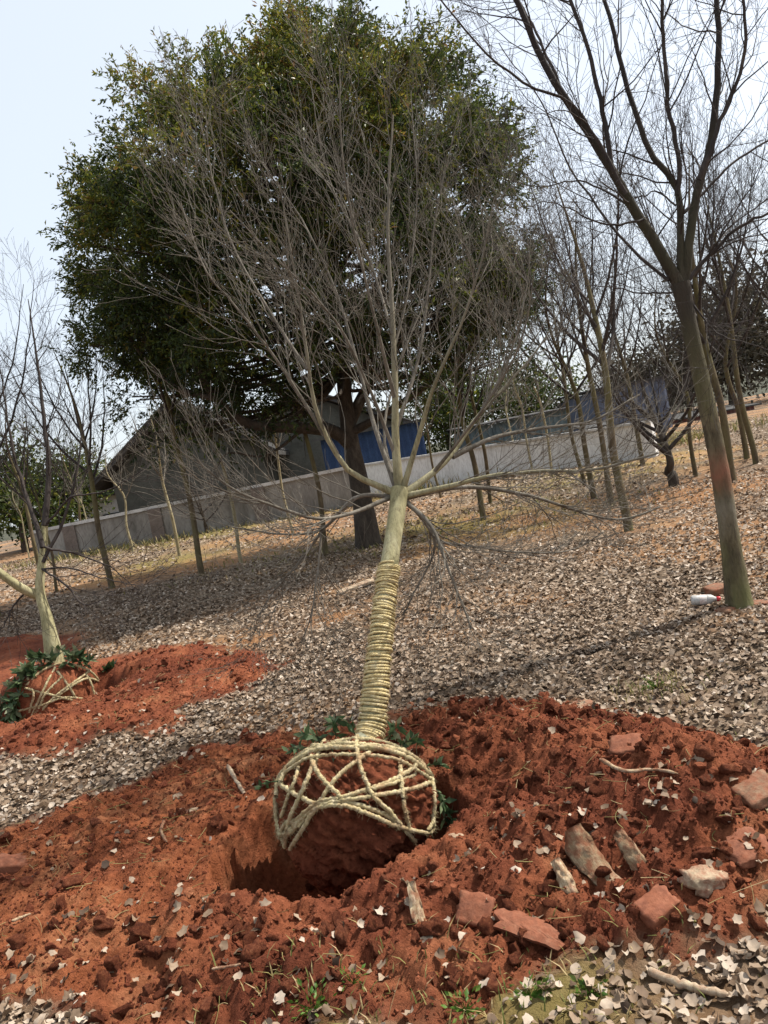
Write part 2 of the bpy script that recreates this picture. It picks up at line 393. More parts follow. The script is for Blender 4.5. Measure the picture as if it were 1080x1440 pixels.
M_BARK_R = mat_bark('mossy_brown_bark', [(.3, (.045, .035, .022)), (.5, (.125, .10, .058)), (.72, (.22, .185, .115))], moss=(.13, .13, .048), bstr=1.0, fade=(1.4, 2.2, (.045, .036, .026)),  # fade also puts the backlit darkness of the trunk top into the colour
                    bands=[(1.02, 1.50, (.27, .105, .065), .8), (.78, 1.16, (.24, .21, .17), .6)])
M_BARK_M = mat_bark('brown_sapling_bark', [(.3, (.05, .036, .022)), (.5, (.11, .08, .045)), (.72, (.18, .14, .08))], moss=(.12, .11, .04), bstr=.7)
M_BARK_P = mat_bark('pale_sapling_bark', [(.3, (.19, .15, .08)), (.5, (.30, .255, .15)), (.72, (.40, .36, .24))], bstr=.4)
M_TWIG_D = mat_bark('dark_twig_bark', [(.3, (.024, .019, .017)), (.55, (.050, .040, .035)), (.8, (.095, .078, .07))], bstr=.2)
M_BARK_C = mat_bark('dark_evergreen_bark', [(.3, (.030, .023, .017)), (.5, (.06, .046, .034)), (.72, (.10, .08, .06))], bstr=1.0)
M_LIMB_S = mat_bark('olive_limb_bark', [(.3, (.17, .15, .08)), (.5, (.28, .25, .145)), (.7, (.37, .34, .22))], bstr=.35, fade=(.35, 1.1, (.155, .137, .105)))
M_LIMB_R = mat_bark('dark_limb_bark', [(.3, (.022, .017, .012)), (.5, (.048, .038, .026)), (.72, (.085, .07, .047))], bstr=.9, moss=(.05, .048, .024), fade=(.3, 1.6, (.030, .024, .021)))  # backlit darkness of the right tree's limbs is put into this bark colour
M_ROPE = mat_rope('straw_rope', [(.3, (.38, .29, .125)), (.5, (.57, .46, .23)), (.7, (.68, .58, .36))], .18)
M_ROPE2 = mat_rope('pale_straw_rope', [(.3, (.31, .25, .12)), (.5, (.47, .39, .215)), (.7, (.58, .50, .33))], .75)

# ------------------------------------------------------------------ ground
def axis_coords(fine_a, fine_b, step, lo, hi, grow=1.10):
    c = list(np.arange(fine_a, fine_b, step)); s = step
    while c[-1] < hi: s = min(s * grow, 12); c.append(c[-1] + s)
    s = step
    while c[0] > lo: s = min(s * grow, 12); c.insert(0, c[0] - s)
    return np.array(c)
gx = axis_coords(-2.3, 2.5, .0125, -260, 260, 1.045); gy = axis_coords(1.75, 4.9, .0125, -60, 420, 1.03)
X, Y = np.meshgrid(gx, gy); Z = zg(X, Y)
nx, ny = len(gx), len(gy); ii = np.arange(nx * ny).reshape(ny, nx)
GF = np.stack([ii[:-1, :-1], ii[:-1, 1:], ii[1:, 1:], ii[1:, :-1]], -1).reshape(-1, 4)
sm = soil_mask(X, Y)
MOSS_AT = [(ground_hit(a, b)[:2], r) for a, b, r in [(410, 722, 3.2), (300, 748, 3), (600, 745, 2.2), (240, 790, 1.6), (740, 1408, .28), (440, 1425, .22), (680, 1395, .2), (860, 660, 2.5)]]
EARTH_AT = [(ground_hit(a, b)[:2], q) for a, b, q in [(780, 722, 1.9), (650, 742, 1.6), (880, 752, .35), (365, 902, .22), (470, 872, .28), (240, 800, 1.6), (420, 745, 2.0), (960, 690, 1.8), (600, 770, .8), (700, 1395, .3)]]
bare_ = np.zeros(X.shape)
for c, q in EARTH_AT: bare_ = np.maximum(bare_, np.exp(-((X - c[0]) ** 2 + (Y - c[1]) ** 2) / q ** 2))
bare_ = np.clip(bare_ * (1 + .8 * fbm(X * 1.7, Y * 1.7, 188, 4)), 0, 1)
moss = np.zeros(X.shape)
for c, r in MOSS_AT: moss = np.maximum(moss, np.exp(-((X - c[0]) ** 2 + (Y - c[1]) ** 2) / r ** 2))
moss = np.clip(moss * (1 + .9 * fbm(X * 1.3, Y * 1.3, 88, 4)), 0, 1) * (1 - sm)
trod = np.clip((1 - rough(X, Y)) * 1.9 * (Y < 4.4) + .35 * vnoise(X * 5, Y * 5, 90), 0, 1) * sm
ground = link('ground', mk_mesh('ground', np.stack([X, Y, Z], -1).reshape(-1, 3), [GF], M_GROUND, True,
              {'soil': sm, 'moss': moss, 'trod': trod, 'bare': bare_})); tag(ground, kind='structure')

# ------------------------------------------------------------------ scatter: clods, leaf litter, straw
def ico(sub=2):
    bm = bmesh.new(); bmesh.ops.create_icosphere(bm, subdivisions=sub, radius=1.0)
    V = np.array([v.co[:] for v in bm.verts]); F = np.array([[v.index for v in f.verts] for f in bm.faces]); bm.free(); return V, F
IV, IF = ico()
def lumps(rng, n, V0, cuts=9):
    out = []
    for i in range(n):                                   # broken faces: a ball cut back by random planes, then roughened
        V = V0.copy()
        for q in range(cuts):
            nn = nrm(rng.normal(size=3)); h = rng.uniform(.45, .85); d = V @ nn; V = V - np.where(d > h, d - h, 0)[:, None] * nn
        d = 1 + .22 * fbm(V[:, 0] * 2.6 + 10 * i + V[:, 2] * 1.7, V[:, 1] * 2.6 + V[:, 2] * 2.1, 300 + i, 3)
        out.append(V * d[:, None] * (1 + .8 * (rng.random(3) - .5)) * 1.25)
    return out
rng = np.random.default_rng(4)
LUMPS = lumps(rng, 14, IV)
BV, BF = ico(3); BIG = lumps(rng, 14, BV)
# candidate positions over the two heaps
cx = rng.uniform(-3.4, 3.6, 150000); cy = rng.uniform(1.5, 7.6, 150000)
ms = soil_mask(cx, cy); rgh = rough(cx, cy)
far = np.hypot(cx - HC[0], cy - HC[1])
keep = (rng.random(len(cx)) < ms ** 1.5 * (.42 + .58 * (rgh - .5) / .5) * .30) & ((far > .60) | (rng.random(len(cx)) < .25))
cx, cy = cx[keep], cy[keep]
cr = .0040 + .025 * rng.random(len(cx)) ** 7.5
order = np.argsort(-(cr / np.hypot(cx, cy))); cx, cy, cr = cx[order], cy[order], cr[order]
cz = zg(cx, cy) + cr * .30
CLM = [mk_mesh('soil_clod', v, [BF], M_CLOD, True, {'rnd': np.full(len(v), rng.random())}) for v in BIG]
infr = []
for i in range(len(cx)):
    p = np.array([cx[i], cy[i], cz[i]]) - CAM; dz = p @ FWD
    if dz > .3 and abs(p @ CR / dz) < .5 and abs(p @ CU / dz) < .665: infr.append(i)
    if len(infr) >= 300: break
single = set(infr)
for i in infr:
    o = link('soil_clod', CLM[i % 14], ground, (cx[i], cy[i], cz[i])); o.scale = (cr[i],) * 3
    o.rotation_euler = tuple(rng.uniform(0, 6.28, 3))
rest = np.array([i for i in range(len(cx)) if i not in single])
bag = Bag(); RM = rotmats(rng, len(rest)); lv = rng.integers(0, 14, len(rest))
for k in range(14):
    s = lv == k; idx = rest[s]; n = len(idx)
    V = np.einsum('nij,vj->nvi', RM[s], LUMPS[k]) * cr[idx][:, None, None] + np.stack([cx[idx], cy[idx], cz[idx]], -1)[:, None]
    nv = len(IV); F = (IF[None] + (np.arange(n) * nv)[:, None, None]).reshape(-1, 3)
    bag.add(V.reshape(-1, 3), F, rnd=np.repeat(rng.random(n), nv))
tx, ty = rng.uniform(-3.0, 3.2, 130000), rng.uniform(1.5, 6.5, 130000); ms = soil_mask(tx, ty); kk = rng.random(len(tx)) < ms ** 1.3 * .55; tx, ty = tx[kk], ty[kk]
TVs, TFs = ico(1); n = len(tx); RM = rotmats(rng, n); tr_ = .0022 + .0045 * rng.random(n) ** 2
V = np.einsum('nij,nvj->nvi', RM, TVs[None] * (.6 + .8 * rng.random((n, len(TVs), 1)))) * tr_[:, None, None] + np.stack([tx, ty, zg(tx, ty) + tr_ * .4], -1)[:, None]
bag.add(V.reshape(-1, 3), (TFs[None] + (np.arange(n) * len(TVs))[:, None, None]).reshape(-1, 3), rnd=np.repeat(np.clip(rng.normal(.55, .3, n), 0, 1), len(TVs)))
print('crumbs', len(rest), n)
o = link('soil_crumbs', bag.mesh('soil_crumbs', M_CLOD, False)); tag(o, 'loose crumbs of dug red clay over the heaps', 'soil', kind='stuff')

def leaf_shape(kind, rng):
    """dry curled leaf, unit length"""
    if kind == 'near':                                   # lobed, cupped, 12 outline points round a midrib
        a = np.linspace(0, 2 * np.pi, 13)[:-1]; r = np.array([1, .80, .86, .70, .78, .72, .66, .72, .80, .68, .88, .78]) * (.85 + .3 * rng.random(12))
        V = np.stack([r * np.cos(a) * .55, r * np.sin(a) * .5, np.zeros(12)], 1); V = np.vstack([[0, 0, 0], V])
        F = np.array([[0, 1 + i, 1 + (i + 1) % 12] for i in range(12)])
    elif kind == 'mid':
        V = np.array([[0, 0, 0], [.55, 0, 0], [.2, .34, 0], [-.3, .36, 0], [-.5, 0, 0], [-.25, -.36, 0], [.22, -.33, 0]]) * (.85 + .3 * rng.random((7, 1)))
        F = np.array([[0, 1 + i, 1 + (i + 1) % 6] for i in range(6)])
    else:
        V = np.array([[.5, 0, 0], [0, .36, 0], [-.5, 0, 0], [0, -.36, 0]]) * (.85 + .3 * rng.random((4, 1))); F = np.array([[0, 1, 2], [0, 2, 3]])
    V = V.copy(); c1, c2 = rng.uniform(-.9, 1.9), rng.uniform(-.6, 1.2)
    V[:, 2] = c1 * V[:, 1] ** 2 * 1.6 + c2 * V[:, 0] ** 2 + .10 * rng.normal(size=len(V)) * (np.abs(V[:, 0]) + np.abs(V[:, 1]))
    return V, F
def scatter_leaves(bag, x, y, size, kind, rng, tilt=.5, lift=.006, nvar=14, z=None):
    n = len(x); z = zg(x, y) if z is None else z; var = rng.integers(0, nvar, n)
    yaw = rng.uniform(0, 2 * np.pi, n); tx, ty = rng.normal(0, tilt, n), rng.normal(0, tilt, n); flip = np.where(rng.random(n) < .5, -1, 1)
    nn = nrm(np.stack([tx, ty, np.ones(n)], -1)); h = np.stack([np.cos(yaw), np.sin(yaw), np.zeros(n)], -1)
    b = nrm(np.cross(nn, h)); a = np.cross(b, nn); B = np.stack([a, b, nn * flip[:, None]], -1)
    for k in range(nvar):
        V0, F0 = leaf_shape(kind, rng); s = var == k; m = s.sum()
        if not m: continue
        V = np.einsum('nij,vj->nvi', B[s], V0) * size[s][:, None, None] + np.stack([x[s], y[s], z[s] + lift + size[s] * .12], -1)[:, None]
        nv = len(V0); F = (F0[None] + (np.arange(m) * nv)[:, None, None]).reshape(-1, 3)
        bag.add(V.reshape(-1, 3), F, rnd=np.repeat(np.clip(rng.normal(.50, .29, m), 0, 1), nv))
rng = np.random.default_rng(11)
def wedge(n, y0, y1, half=.66, pad=.8, pw=2):
    y = (y0 ** pw + (y1 ** pw - y0 ** pw) * rng.random(n)) ** (1 / pw); x = (rng.random(n) * 2 - 1) * (half * y + pad); return x, y
def thin(x, y, strength=.97, sparse=None):
    m = soil_mask(x, y); hole = np.hypot(x - HC[0], y - HC[1]) < .58
    patchy = np.zeros(x.shape)
    for c, q in EARTH_AT: patchy = np.maximum(patchy, np.exp(-((x - c[0]) ** 2 + (y - c[1]) ** 2) / q ** 2))
    bare = sstep(.12, .55, fbm(x * .42 + 3, y * .42, 123, 4)) * sstep(5, 9, y)
    k = (rng.random(len(x)) > m * strength) & (rng.random(len(x)) > bare * .75) & (rng.random(len(x)) > patchy * .8) & ~hole
    return x[k], y[k]
x, y = wedge(8000, 1.5, 2.9, .62, .3); x1, y1 = thin(x, y, .915)
near_sz = .018 + .030 * rng.random(len(x1))
dist = np.hypot(x1, y1)
x2, y2 = wedge(52000, 2.6, 6.5); x2, y2 = thin(x2, y2, .985)
x3, y3 = wedge(76000, 6.2, 13); x3, y3 = thin(x3, y3, .98)
x4, y4 = wedge(48000, 12.5, 30); x4, y4 = thin(x4, y4)
pts = [(x1[i], y1[i], near_sz[i]) for i in np.argsort(dist)]
vis = []
for i, (a, b, s) in enumerate(pts):
    p = np.array([a, b, .03 * b]) - CAM; dz = p @ FWD
    if dz > .3 and abs(p @ CR / dz) < .5 and abs(p @ CU / dz) < .665: vis.append(i)
    if len(vis) >= 300: break
LM = []
for k in range(16):
    V0, F0 = leaf_shape('near', rng); LM.append(mk_mesh('leaf', V0, [F0], M_LEAFOBJ, True))
for i in vis:
    a, b, s = pts[i]; o = link('leaf', LM[i % 16], ground, (a, b, gz(a, b) + .008 + s * .08)); o.scale = (s,) * 3
    o.rotation_euler = (rng.normal(0, .4), rng.normal(0, .4), rng.uniform(0, 6.28))
vs_ = set(vis); r1 = [p for i, p in enumerate(pts) if i not in vs_]
bag = Bag()
r1 = np.array(r1); scatter_leaves(bag, r1[:, 0], r1[:, 1], r1[:, 2], 'near', rng)
scatter_leaves(bag, x2, y2, .015 + .029 * rng.random(len(x2)), 'mid', rng, .5)
scatter_leaves(bag, x3, y3, .026 + .036 * rng.random(len(x3)), 'far', rng, .45, nvar=20)
scatter_leaves(bag, x4, y4, .045 + .06 * rng.random(len(x4)), 'far', rng, .45, nvar=20)
o = link('leaf_litter', bag.mesh('leaf_litter', M_LITTER, True)); tag(o, 'dry grey-brown fallen leaves covering the orchard floor', 'leaf litter', kind='stuff')
# straw and rootlets in the soil
xs, ys = rng.uniform(-2.4, 2.6, 5200), rng.uniform(1.7, 6.5, 5200); ms = soil_mask(xs, ys)
k = (rng.random(len(xs)) < ms * .30) & (np.hypot(xs - HC[0], ys - HC[1]) > .6); xs, ys = xs[k], ys[k]; n = len(xs)
yaw = rng.uniform(0, 6.28, n); ln = .03 + .10 * rng.random(n) ** 2; tt = np.linspace(-.5, .5, 5)
bend = rng.normal(0, .5, n)
px_ = xs[:, None] + np.cos(yaw)[:, None] * ln[:, None] * tt - np.sin(yaw)[:, None] * ln[:, None] * (bend[:, None] * tt ** 2)
py_ = ys[:, None] + np.sin(yaw)[:, None] * ln[:, None] * tt + np.cos(yaw)[:, None] * ln[:, None] * (bend[:, None] * tt ** 2)
pz_ = zg(xs, ys)[:, None] + .008 + ln[:, None] * rng.normal(0, .35, n)[:, None] * tt + .01 * rng.random((n, 1))
bag = Bag(); add_tubes(bag, np.stack([px_, py_, pz_], -1), (.0007 + .0011 * rng.random(n))[:, None] * np.ones(5), 3, rnd=np.repeat(rng.random(n) * .6 + .4, 15))
o = link('straw_bits', bag.mesh('straw_bits', M_GRASS)); tag(o, 'broken straw and pale rootlets strewn through the red soil', 'straw', kind='stuff')

# ------------------------------------------------------------------ low weeds and grass
def blades(bag, x, y, h, rng, w=.004, per=1):
    n = len(x); z = zg(x, y); a = rng.uniform(0, 6.28, n); lean = rng.uniform(.15, .9, n)
    d = np.stack([np.cos(a) * lean, np.sin(a) * lean, np.ones(n)], -1)
    s = np.stack([-np.sin(a), np.cos(a), np.zeros(n)], -1) * w
    p0 = np.stack([x, y, z - .004], -1); p1 = p0 + d * (h * .55)[:, None]; p2 = p0 + (d * [1.6, 1.6, .9]) * h[:, None]
    V = np.stack([p0 - s, p0 + s, p1 + s * .8, p1 - s * .8, p2], 1).reshape(-1, 3); b = np.arange(n) * 5; r = np.repeat(rng.random(n), 5)
    bag.add(V, np.stack([b, b + 1, b + 2, b + 3], -1), rnd=r); bag.F[3].append(np.stack([b + 3, b + 2, b + 4], -1) + bag.n - len(V))
bag = Bag()
for px, py, sx, sy, n, h in [(410, 722, 3, 1.5, 1500, .10), (300, 745, 3, 1.6, 1200, .10), (600, 742, 2, 1.2, 700, .08), (740, 1408, .28, .16, 260, .035),
                             (440, 1425, .2, .12, 160, .035), (1000, 985, .5, .3, 120, .03), (925, 972, .12, .10, 120, .06), (700, 668, 2.2, .5, 1500, .30), (860, 640, 2.5, .6, 1500, .35), (180, 770, 2.2, .6, 900, .22), (450, 700, 2.5, .5, 700, .2)]:
    c = ground_hit(px, py); x, y = rng.normal(c[0], sx, n), rng.normal(c[1], sy, n)
    blades(bag, x, y, h * (.5 + rng.random(n)), rng, .0025 if py > 900 else .012)
o = link('grass', bag.mesh('grass', M_GRASS, False)); tag(o, 'thin yellow-green grass and moss in patches', 'grass', kind='stuff')
def leafy(bag, p, n, spread, size, rng, up=.6, nvar=6):
    for i in range(n):
        d = nrm(np.array([rng.normal(), rng.normal(), abs(rng.normal()) * up + .15])); t = spread * (.3 + .7 * rng.random()); q = p + d * t
        w = nrm(np.cross(d, rng.normal(size=3))); nn = np.cross(d, w); s = size * (.6 + .8 * rng.random())
        V = np.array([q, q + d * s * .45 + w * s * .26 - nn * .06 * s, q + d * s - nn * .18 * s, q + d * s * .45 - w * s * .26 - nn * .06 * s, q + d * s * .5 + nn * .05 * s])
        bag.add(V, np.array([[0, 1, 4], [1, 2, 4], [2, 3, 4], [3, 0, 4]]), rnd=rng.random())
        bag.add(np.array([p - [0, 0, .01], p + [.002, 0, 0], q]), np.array([[0, 1, 2]]), rnd=.2)
for px, py, n, sp, lab in [(440, 1422, 46, .075, 'low green weed at the bottom edge, left of the dark hollow'), (745, 1400, 34, .06, 'low green weed below the curved red tile'),
                           (828, 1397, 26, .05, 'small green weed right of the yellow mossy patch at the bottom'), (655, 1425, 26, .06, 'green weed at the bottom edge beside yellow moss'),
                           (925, 970, 40, .09, 'green weed tuft in grey leaves behind the red heap'), (495, 1385, 14, .05, 'tiny green weed among clods below the hole')]:
    p = hit(px, py, True); bag = Bag(); leafy(bag, np.zeros(3), n, sp * .9, .020, rng, .4)
    o = link('weed', bag.mesh('weed', M_WEED), None, p); tag(o, lab, 'weed', 'small green weeds')

# ------------------------------------------------------------------ stones, bricks, wood scraps
def chunk_mesh(name, dims, m, seed, rough_=.12, power=.55, cuts=6, freq=1.6):
    bm = bmesh.new(); bmesh.ops.create_cube(bm, size=2.0); bmesh.ops.subdivide_edges(bm, edges=bm.edges[:], cuts=cuts, use_grid_fill=True)
    V = np.array([v.co[:] for v in bm.verts]); F = np.array([[v.index for v in f.verts] for f in bm.faces]); bm.free()
    r = np.linalg.norm(V, axis=1, keepdims=True); V = V * (power + (1 - power) * 1.25 / r)
    d = fbm(V[:, 0] * freq + V[:, 2] * .9 + seed * 3, V[:, 1] * freq + V[:, 2] * 1.3, seed, 4)
    e = fbm(V[:, 1] * freq + 5 + seed, V[:, 2] * freq + V[:, 0] * .8, seed + 50, 3)
    V = V * (1 + rough_ * d[:, None]) + rough_ * .6 * np.stack([e, d * .5, e * .3], 1)
    return mk_mesh(name, V * np.array(dims) / 2, [F], m, True)
M_CLAYB = mat_noise('fired_clay', [(.3, (.15, .05, .028)), (.5, (.23, .085, .045)), (.72, (.30, .14, .085))], 14, 60, .6, dust=0.8)
M_CLAYP = mat_noise('dusty_pink_clay', [(.3, (.13, .045, .025)), (.48, (.19, .072, .039)), (.72, (.26, .125, .073))], 14, 60, .6, dust=0.8)
M_STONE = mat_noise('pale_stone', [(.3, (.22, .16, .10)), (.5, (.36, .28, .19)), (.72, (.47, .40, .30))], 9, 70, .6, dust=0.8)
M_STONEB = mat_noise('brown_stone', [(.3, (.12, .06, .035)), (.5, (.20, .12, .072)), (.72, (.28, .20, .13))], 14, 60, .7, dust=0.8)
M_WOODP = mat_noise('pale_split_wood', [(.3, (.34, .23, .12)), (.5, (.52, .40, .25)), (.72, (.66, .56, .42))], 3, 30, .7, stretch=(30, 30, 3), dust=0.8)
M_WOODW = mat_noise('peeled_white_wood', [(.3, (.30, .22, .14)), (.5, (.46, .37, .25)), (.75, (.56, .48, .36))], 3, 30, .5, stretch=(30, 30, 3), dust=0.45)
M_BARKP = mat_noise('bark_slab', [(.3, (.19, .125, .065)), (.5, (.30, .22, .13)), (.72, (.38, .30, .20))], 3, 24, .8, stretch=(16, 16, 3), dust=0.8)
def place(name, me, px, py, label, cat, rot, group=None, sink=.01, lift=0.0):
    p = hit(px, py, True); o = link(name, me, None, (p[0], p[1], p[2] - sink + lift)); o.rotation_euler = [math.radians(a) for a in rot]
    return tag(o, label, cat, group)
S = lambda px, Yd: px / FPX * Yd
place('clay_brick', chunk_mesh('clay_brick', (.12, .085, .07), M_CLAYB, 1, .10, .8, 8, 2.2), 925, 1282, 'red broken brick with a lit top edge, right foreground of heap', 'brick', (18, -12, 25), lift=.008)
place('clay_lump', chunk_mesh('clay_lump', (.11, .10, .05), M_CLAYP, 2, .14, .7, 8, 2.2), 668, 1282, 'flat-faced pinkish clay lump beside the upright split stick', 'clay lump', (38, 10, -20), lift=.004)
place('clay_lump', chunk_mesh('clay_lump', (.13, .11, .035), M_CLAYP, 3, .14, .7, 8, 2.0), 1048, 1190, 'flat pink clay slab near the right edge of the heap', 'clay lump', (22, -5, 10), lift=.002)
place('clay_lump', chunk_mesh('clay_lump', (.12, .10, .035), M_CLAYP, 4, .15, .7, 8, 2.0), 880, 1047, 'small flat pink clay slab on the back of the heap', 'clay lump', (20, 0, -20), lift=.004)
place('flat_stone', chunk_mesh('flat_stone', (.16, .12, .05), M_STONEB, 5, .12, .75, 8, 1.8), 1068, 1118, 'flat brown stone at the right edge casting a dark gap', 'stone', (10, -8, 15), lift=.018)
place('flat_stone', chunk_mesh('flat_stone', (.16, .10, .03), M_STONE, 6, .10, .75), 815, 992, 'flat pale stone on the leaf litter behind the heap', 'stone', (8, 0, 20))
place('clay_brick', chunk_mesh('clay_brick', (.16, .10, .07), M_CLAYP, 7, .13, .75, 8, 2.0), 14, 1222, 'dusty brick fragment at the left edge', 'brick', (8, 10, 10), lift=.015)
place('broken_rock', chunk_mesh('broken_rock', (.14, .07, .06), M_STONE, 8, .22, .6), 990, 1240, 'pale jagged rock at the edge between heap and leaves', 'rock', (15, 20, 25), lift=.012)
place('tree_side_stone', chunk_mesh('tree_side_stone', (.22, .14, .08), M_STONEB, 9, .10, .75), 1013, 832, 'brown flat stone left of the right-hand trunk', 'stone', (5, 0, 10), lift=.015)
place('tree_side_stone', chunk_mesh('tree_side_stone', (.22, .12, .06), M_STONEB, 10, .10, .7), 1068, 850, 'mossy brown stone right of the right-hand trunk', 'stone', (0, 5, -10))
place('tree_side_stone', chunk_mesh('tree_side_stone', (.14, .10, .05), M_STONEB, 11, .10, .7), 1020, 858, 'small dark stone at the foot of the right-hand trunk', 'stone', (0, 5, 40))
for i, (px, py, s, lab) in enumerate([(275, 1140, .035, 'small pale pebble on trodden soil below the peeled stick'), (252, 1122, .05, 'dark shadowed stone left of the hole'), (257, 1143, .045, 'greyish flat stone below the dark stone left of the hole'),
                                      (205, 1128, .03, 'tiny pale pebble on the orange soil left of the hole'), (640, 1178, .05, 'pale chip on the right lip of the hole'), (220, 968, .03, 'white pebble on the far left red heap')]):
    place('pebble', chunk_mesh('pebble', (s * 1.4, s, s * .6), M_STONE, 20 + i, .15, .5), px, py, lab, 'pebble', (10, 5, 30 * i), 'loose pebbles', sink=.004)
# curved roof tile
def tile_mesh(w, l, th, arc, m, seed):
    nu, nv = 14, 16; a = np.linspace(-arc, arc, nu); v = np.linspace(-.5, .5, nv); R_ = w / 2 / math.sin(arc); out = []
    for r in (R_, R_ - th):
        A, Vv = np.meshgrid(a, v); e = 1 + .05 * fbm(A * 2, Vv * 4, seed, 3)
        out.append(np.stack([r * np.sin(A) * e, Vv * l * e + .02 * vnoise(A * 5, Vv * 0 + r, seed), r * np.cos(A) - R_ + .004 * fbm(A * 5, Vv * 9, seed + 3, 3)], -1).reshape(-1, 3))
    V = np.vstack(out); n = nu * nv; g = np.arange(n).reshape(nv, nu); q = lambda g, f: np.stack([g[:-1, :-1], g[:-1, 1:], g[1:, 1:], g[1:, :-1]][::f], -1).reshape(-1, 4)
    F = [q(g, 1), q(g + n, -1)]
    for e in (g[0], g[-1], g[:, 0], g[:, -1]): F.append(np.stack([e[:-1], e[1:], e[1:] + n, e[:-1] + n], -1))
    return mk_mesh('curved_tile', V, [np.vstack(F)], m, False)
place('curved_tile', tile_mesh(.14, .20, .020, .85, M_CLAYP, 3), 755, 1306, 'curved broken clay roof tile lying on the front of the heap', 'roof tile', (14, 16, 62), lift=.038)
def slab(name, l, w, th, bendv, m, seed):                # rough bark or wood slab, curled
    nu, nv = 8, 18; u = np.linspace(-.5, .5, nu); v = np.linspace(0, 1, nv); U, Vv = np.meshgrid(u, v)
    wid = w * (.75 + .35 * np.sin(np.pi * np.clip(Vv * .9 + .1, 0, 1))) * (1 + .25 * fbm(Vv * 4, U * 1.5, seed, 3))
    x = U * wid + .25 * w * np.sin(Vv * 2.4 + seed); zz = bendv * l * (Vv - .5) ** 2 + w * .9 * U ** 2 + .008 * fbm(U * 6, Vv * 8, seed + 1, 3)
    A = np.stack([x, zz, Vv * l], -1).reshape(-1, 3); B = A + np.array([0, th, 0]); n = nu * nv; g = np.arange(n).reshape(nv, nu)
    q = lambda g, f: np.stack([g[:-1, :-1], g[:-1, 1:], g[1:, 1:], g[1:, :-1]][::f], -1).reshape(-1, 4); F = [q(g, -1), q(g + n, 1)]
    for e in (g[0], g[-1], g[:, 0], g[:, -1]): F.append(np.stack([e[:-1], e[1:], e[1:] + n, e[:-1] + n], -1))
    return mk_mesh(name, np.vstack([A, B]), [np.vstack(F)], m, True)
place('bark_slab', slab('bark_slab', .22, .085, .02, -.5, M_BARKP, 3), 862, 1240, 'tall curled brown bark slab standing in the heap', 'bark piece', (-38, -14, 10), sink=.03)
place('bark_slab', slab('bark_slab', .16, .06, .016, .4, M_BARKP, 6), 905, 1222, 'smaller bark slab leaning right of the tall curled one', 'bark piece', (-45, -28, 0), sink=.03)
place('wood_chip', slab('wood_chip', .14, .04, .016, .3, M_WOODP, 8), 803, 1262, 'pale upright wood chip left of the bark slabs', 'wood piece', (-40, -16, -10), sink=.02)
place('split_stick', slab('split_stick', .20, .035, .022, .1, M_WOODP, 9), 600, 1330, 'fibrous split stick standing below the hole', 'stick', (-40, 2, 5), sink=.02)
def stick(name, pts, r, m, label, px_list, lift=.02, sides=9, seed=0, taper=.7):
    P = np.array([hit(*p, True) for p in px_list]) + [0, 0, lift]; P = smooth_path(P, 22)
    c = P[0].copy(); rr = r * np.linspace(1, taper, 22) * (1 + .16 * vnoise(np.arange(22) * .7, np.full(22, seed), seed)); rr[0] *= .5; rr[-1] *= .35
    P = P + np.random.default_rng(seed).normal(0, r * .12, P.shape)
    b = Bag(); add_tubes(b, (P - c)[None], rr[None], sides)
    return tag(link(name, b.mesh(name, m), None, c), label, 'stick')
stick('peeled_stick', None, .0115, M_WOODW, 'short peeled white stick lying left of the hole', [(321, 1081), (334, 1103), (348, 1126)], .015, seed=1)
stick('pale_stick', None, .013, M_WOODW, 'pale bare stick in the bottom right leaves', [(915, 1380), (960, 1398), (1000, 1409), (1028, 1416)], .025, seed=2)
stick('thin_stick', None, .006, M_WOODP, 'thin tan stick on the soil at the left edge', [(18, 1302), (45, 1290)], .012, seed=3)
stick('thin_stick', None, .005, M_WOODP, 'thin tan stick on soil below the hole, left of the pale leaves', [(300, 1370), (340, 1362)], .012, seed=4)
stick('root_piece', None, .008, M_WOODP, 'orange root curving over the back right of the heap', [(845, 1075), (880, 1090), (920, 1088), (955, 1095)], .012, seed=5)
stick('root_piece', None, .008, M_BARKP, 'bent brown root sticking up on the trodden soil left of the hole', [(232, 1160), (228, 1175), (236, 1192)], .02, seed=6)
stick('thin_stick', None, .004, M_WOODP, 'thin pale twig on the left edge of the far red heap', [(120, 1022), (140, 1018)], .012, seed=7)
# pale plank beyond
p = hit(500, 828); me = chunk_mesh('plank', (.42, .12, .035), M_WOODW, 33, .10, .9); o = link('plank', me, None, (p[0], p[1], p[2] + .02)); o.rotation_euler = (.1, -.12, .35)
tag(o, 'pale scrap of plank on the leaves left of the wrapped trunk', 'plank')
# bottle by the right tree
M_PLAS = mat_noise('white_plastic', [(.3, (.34, .33, .31)), (.7, (.50, .49, .47))], 6, 40, .1, .4)
M_CAP = mat_noise('red_plastic', [(.3, (.50, .03, .04)), (.7, (.62, .05, .06))], 6, 40, .1, .4)
M_BLAB = mat_noise('faded_label', [(.3, (.45, .42, .38)), (.5, (.62, .50, .46)), (.7, (.70, .68, .64))], 14, 60, .1, .6)
p = hit(1003, 846); bt = thing('bottle', (p[0] - .17, p[1] - .03, p[2] + .045), 'white plastic bottle with red cap lying by the right-hand trunk', 'bottle')
def lathe(prof, sides=20):
    P = np.array(prof); th = np.arange(sides) / sides * 2 * np.pi
    V = np.stack([np.broadcast_to(P[:, :1], (len(P), sides)), P[:, 1:2] * np.cos(th), P[:, 1:2] * np.sin(th)], -1).reshape(-1, 3)
    b = (np.arange(len(P) - 1) * sides)[:, None]; j = np.arange(sides)[None]; j2 = (j + 1) % sides
    return V, np.stack([b + j, b + sides + j, b + sides + j2, b + j2], -1).reshape(-1, 4)
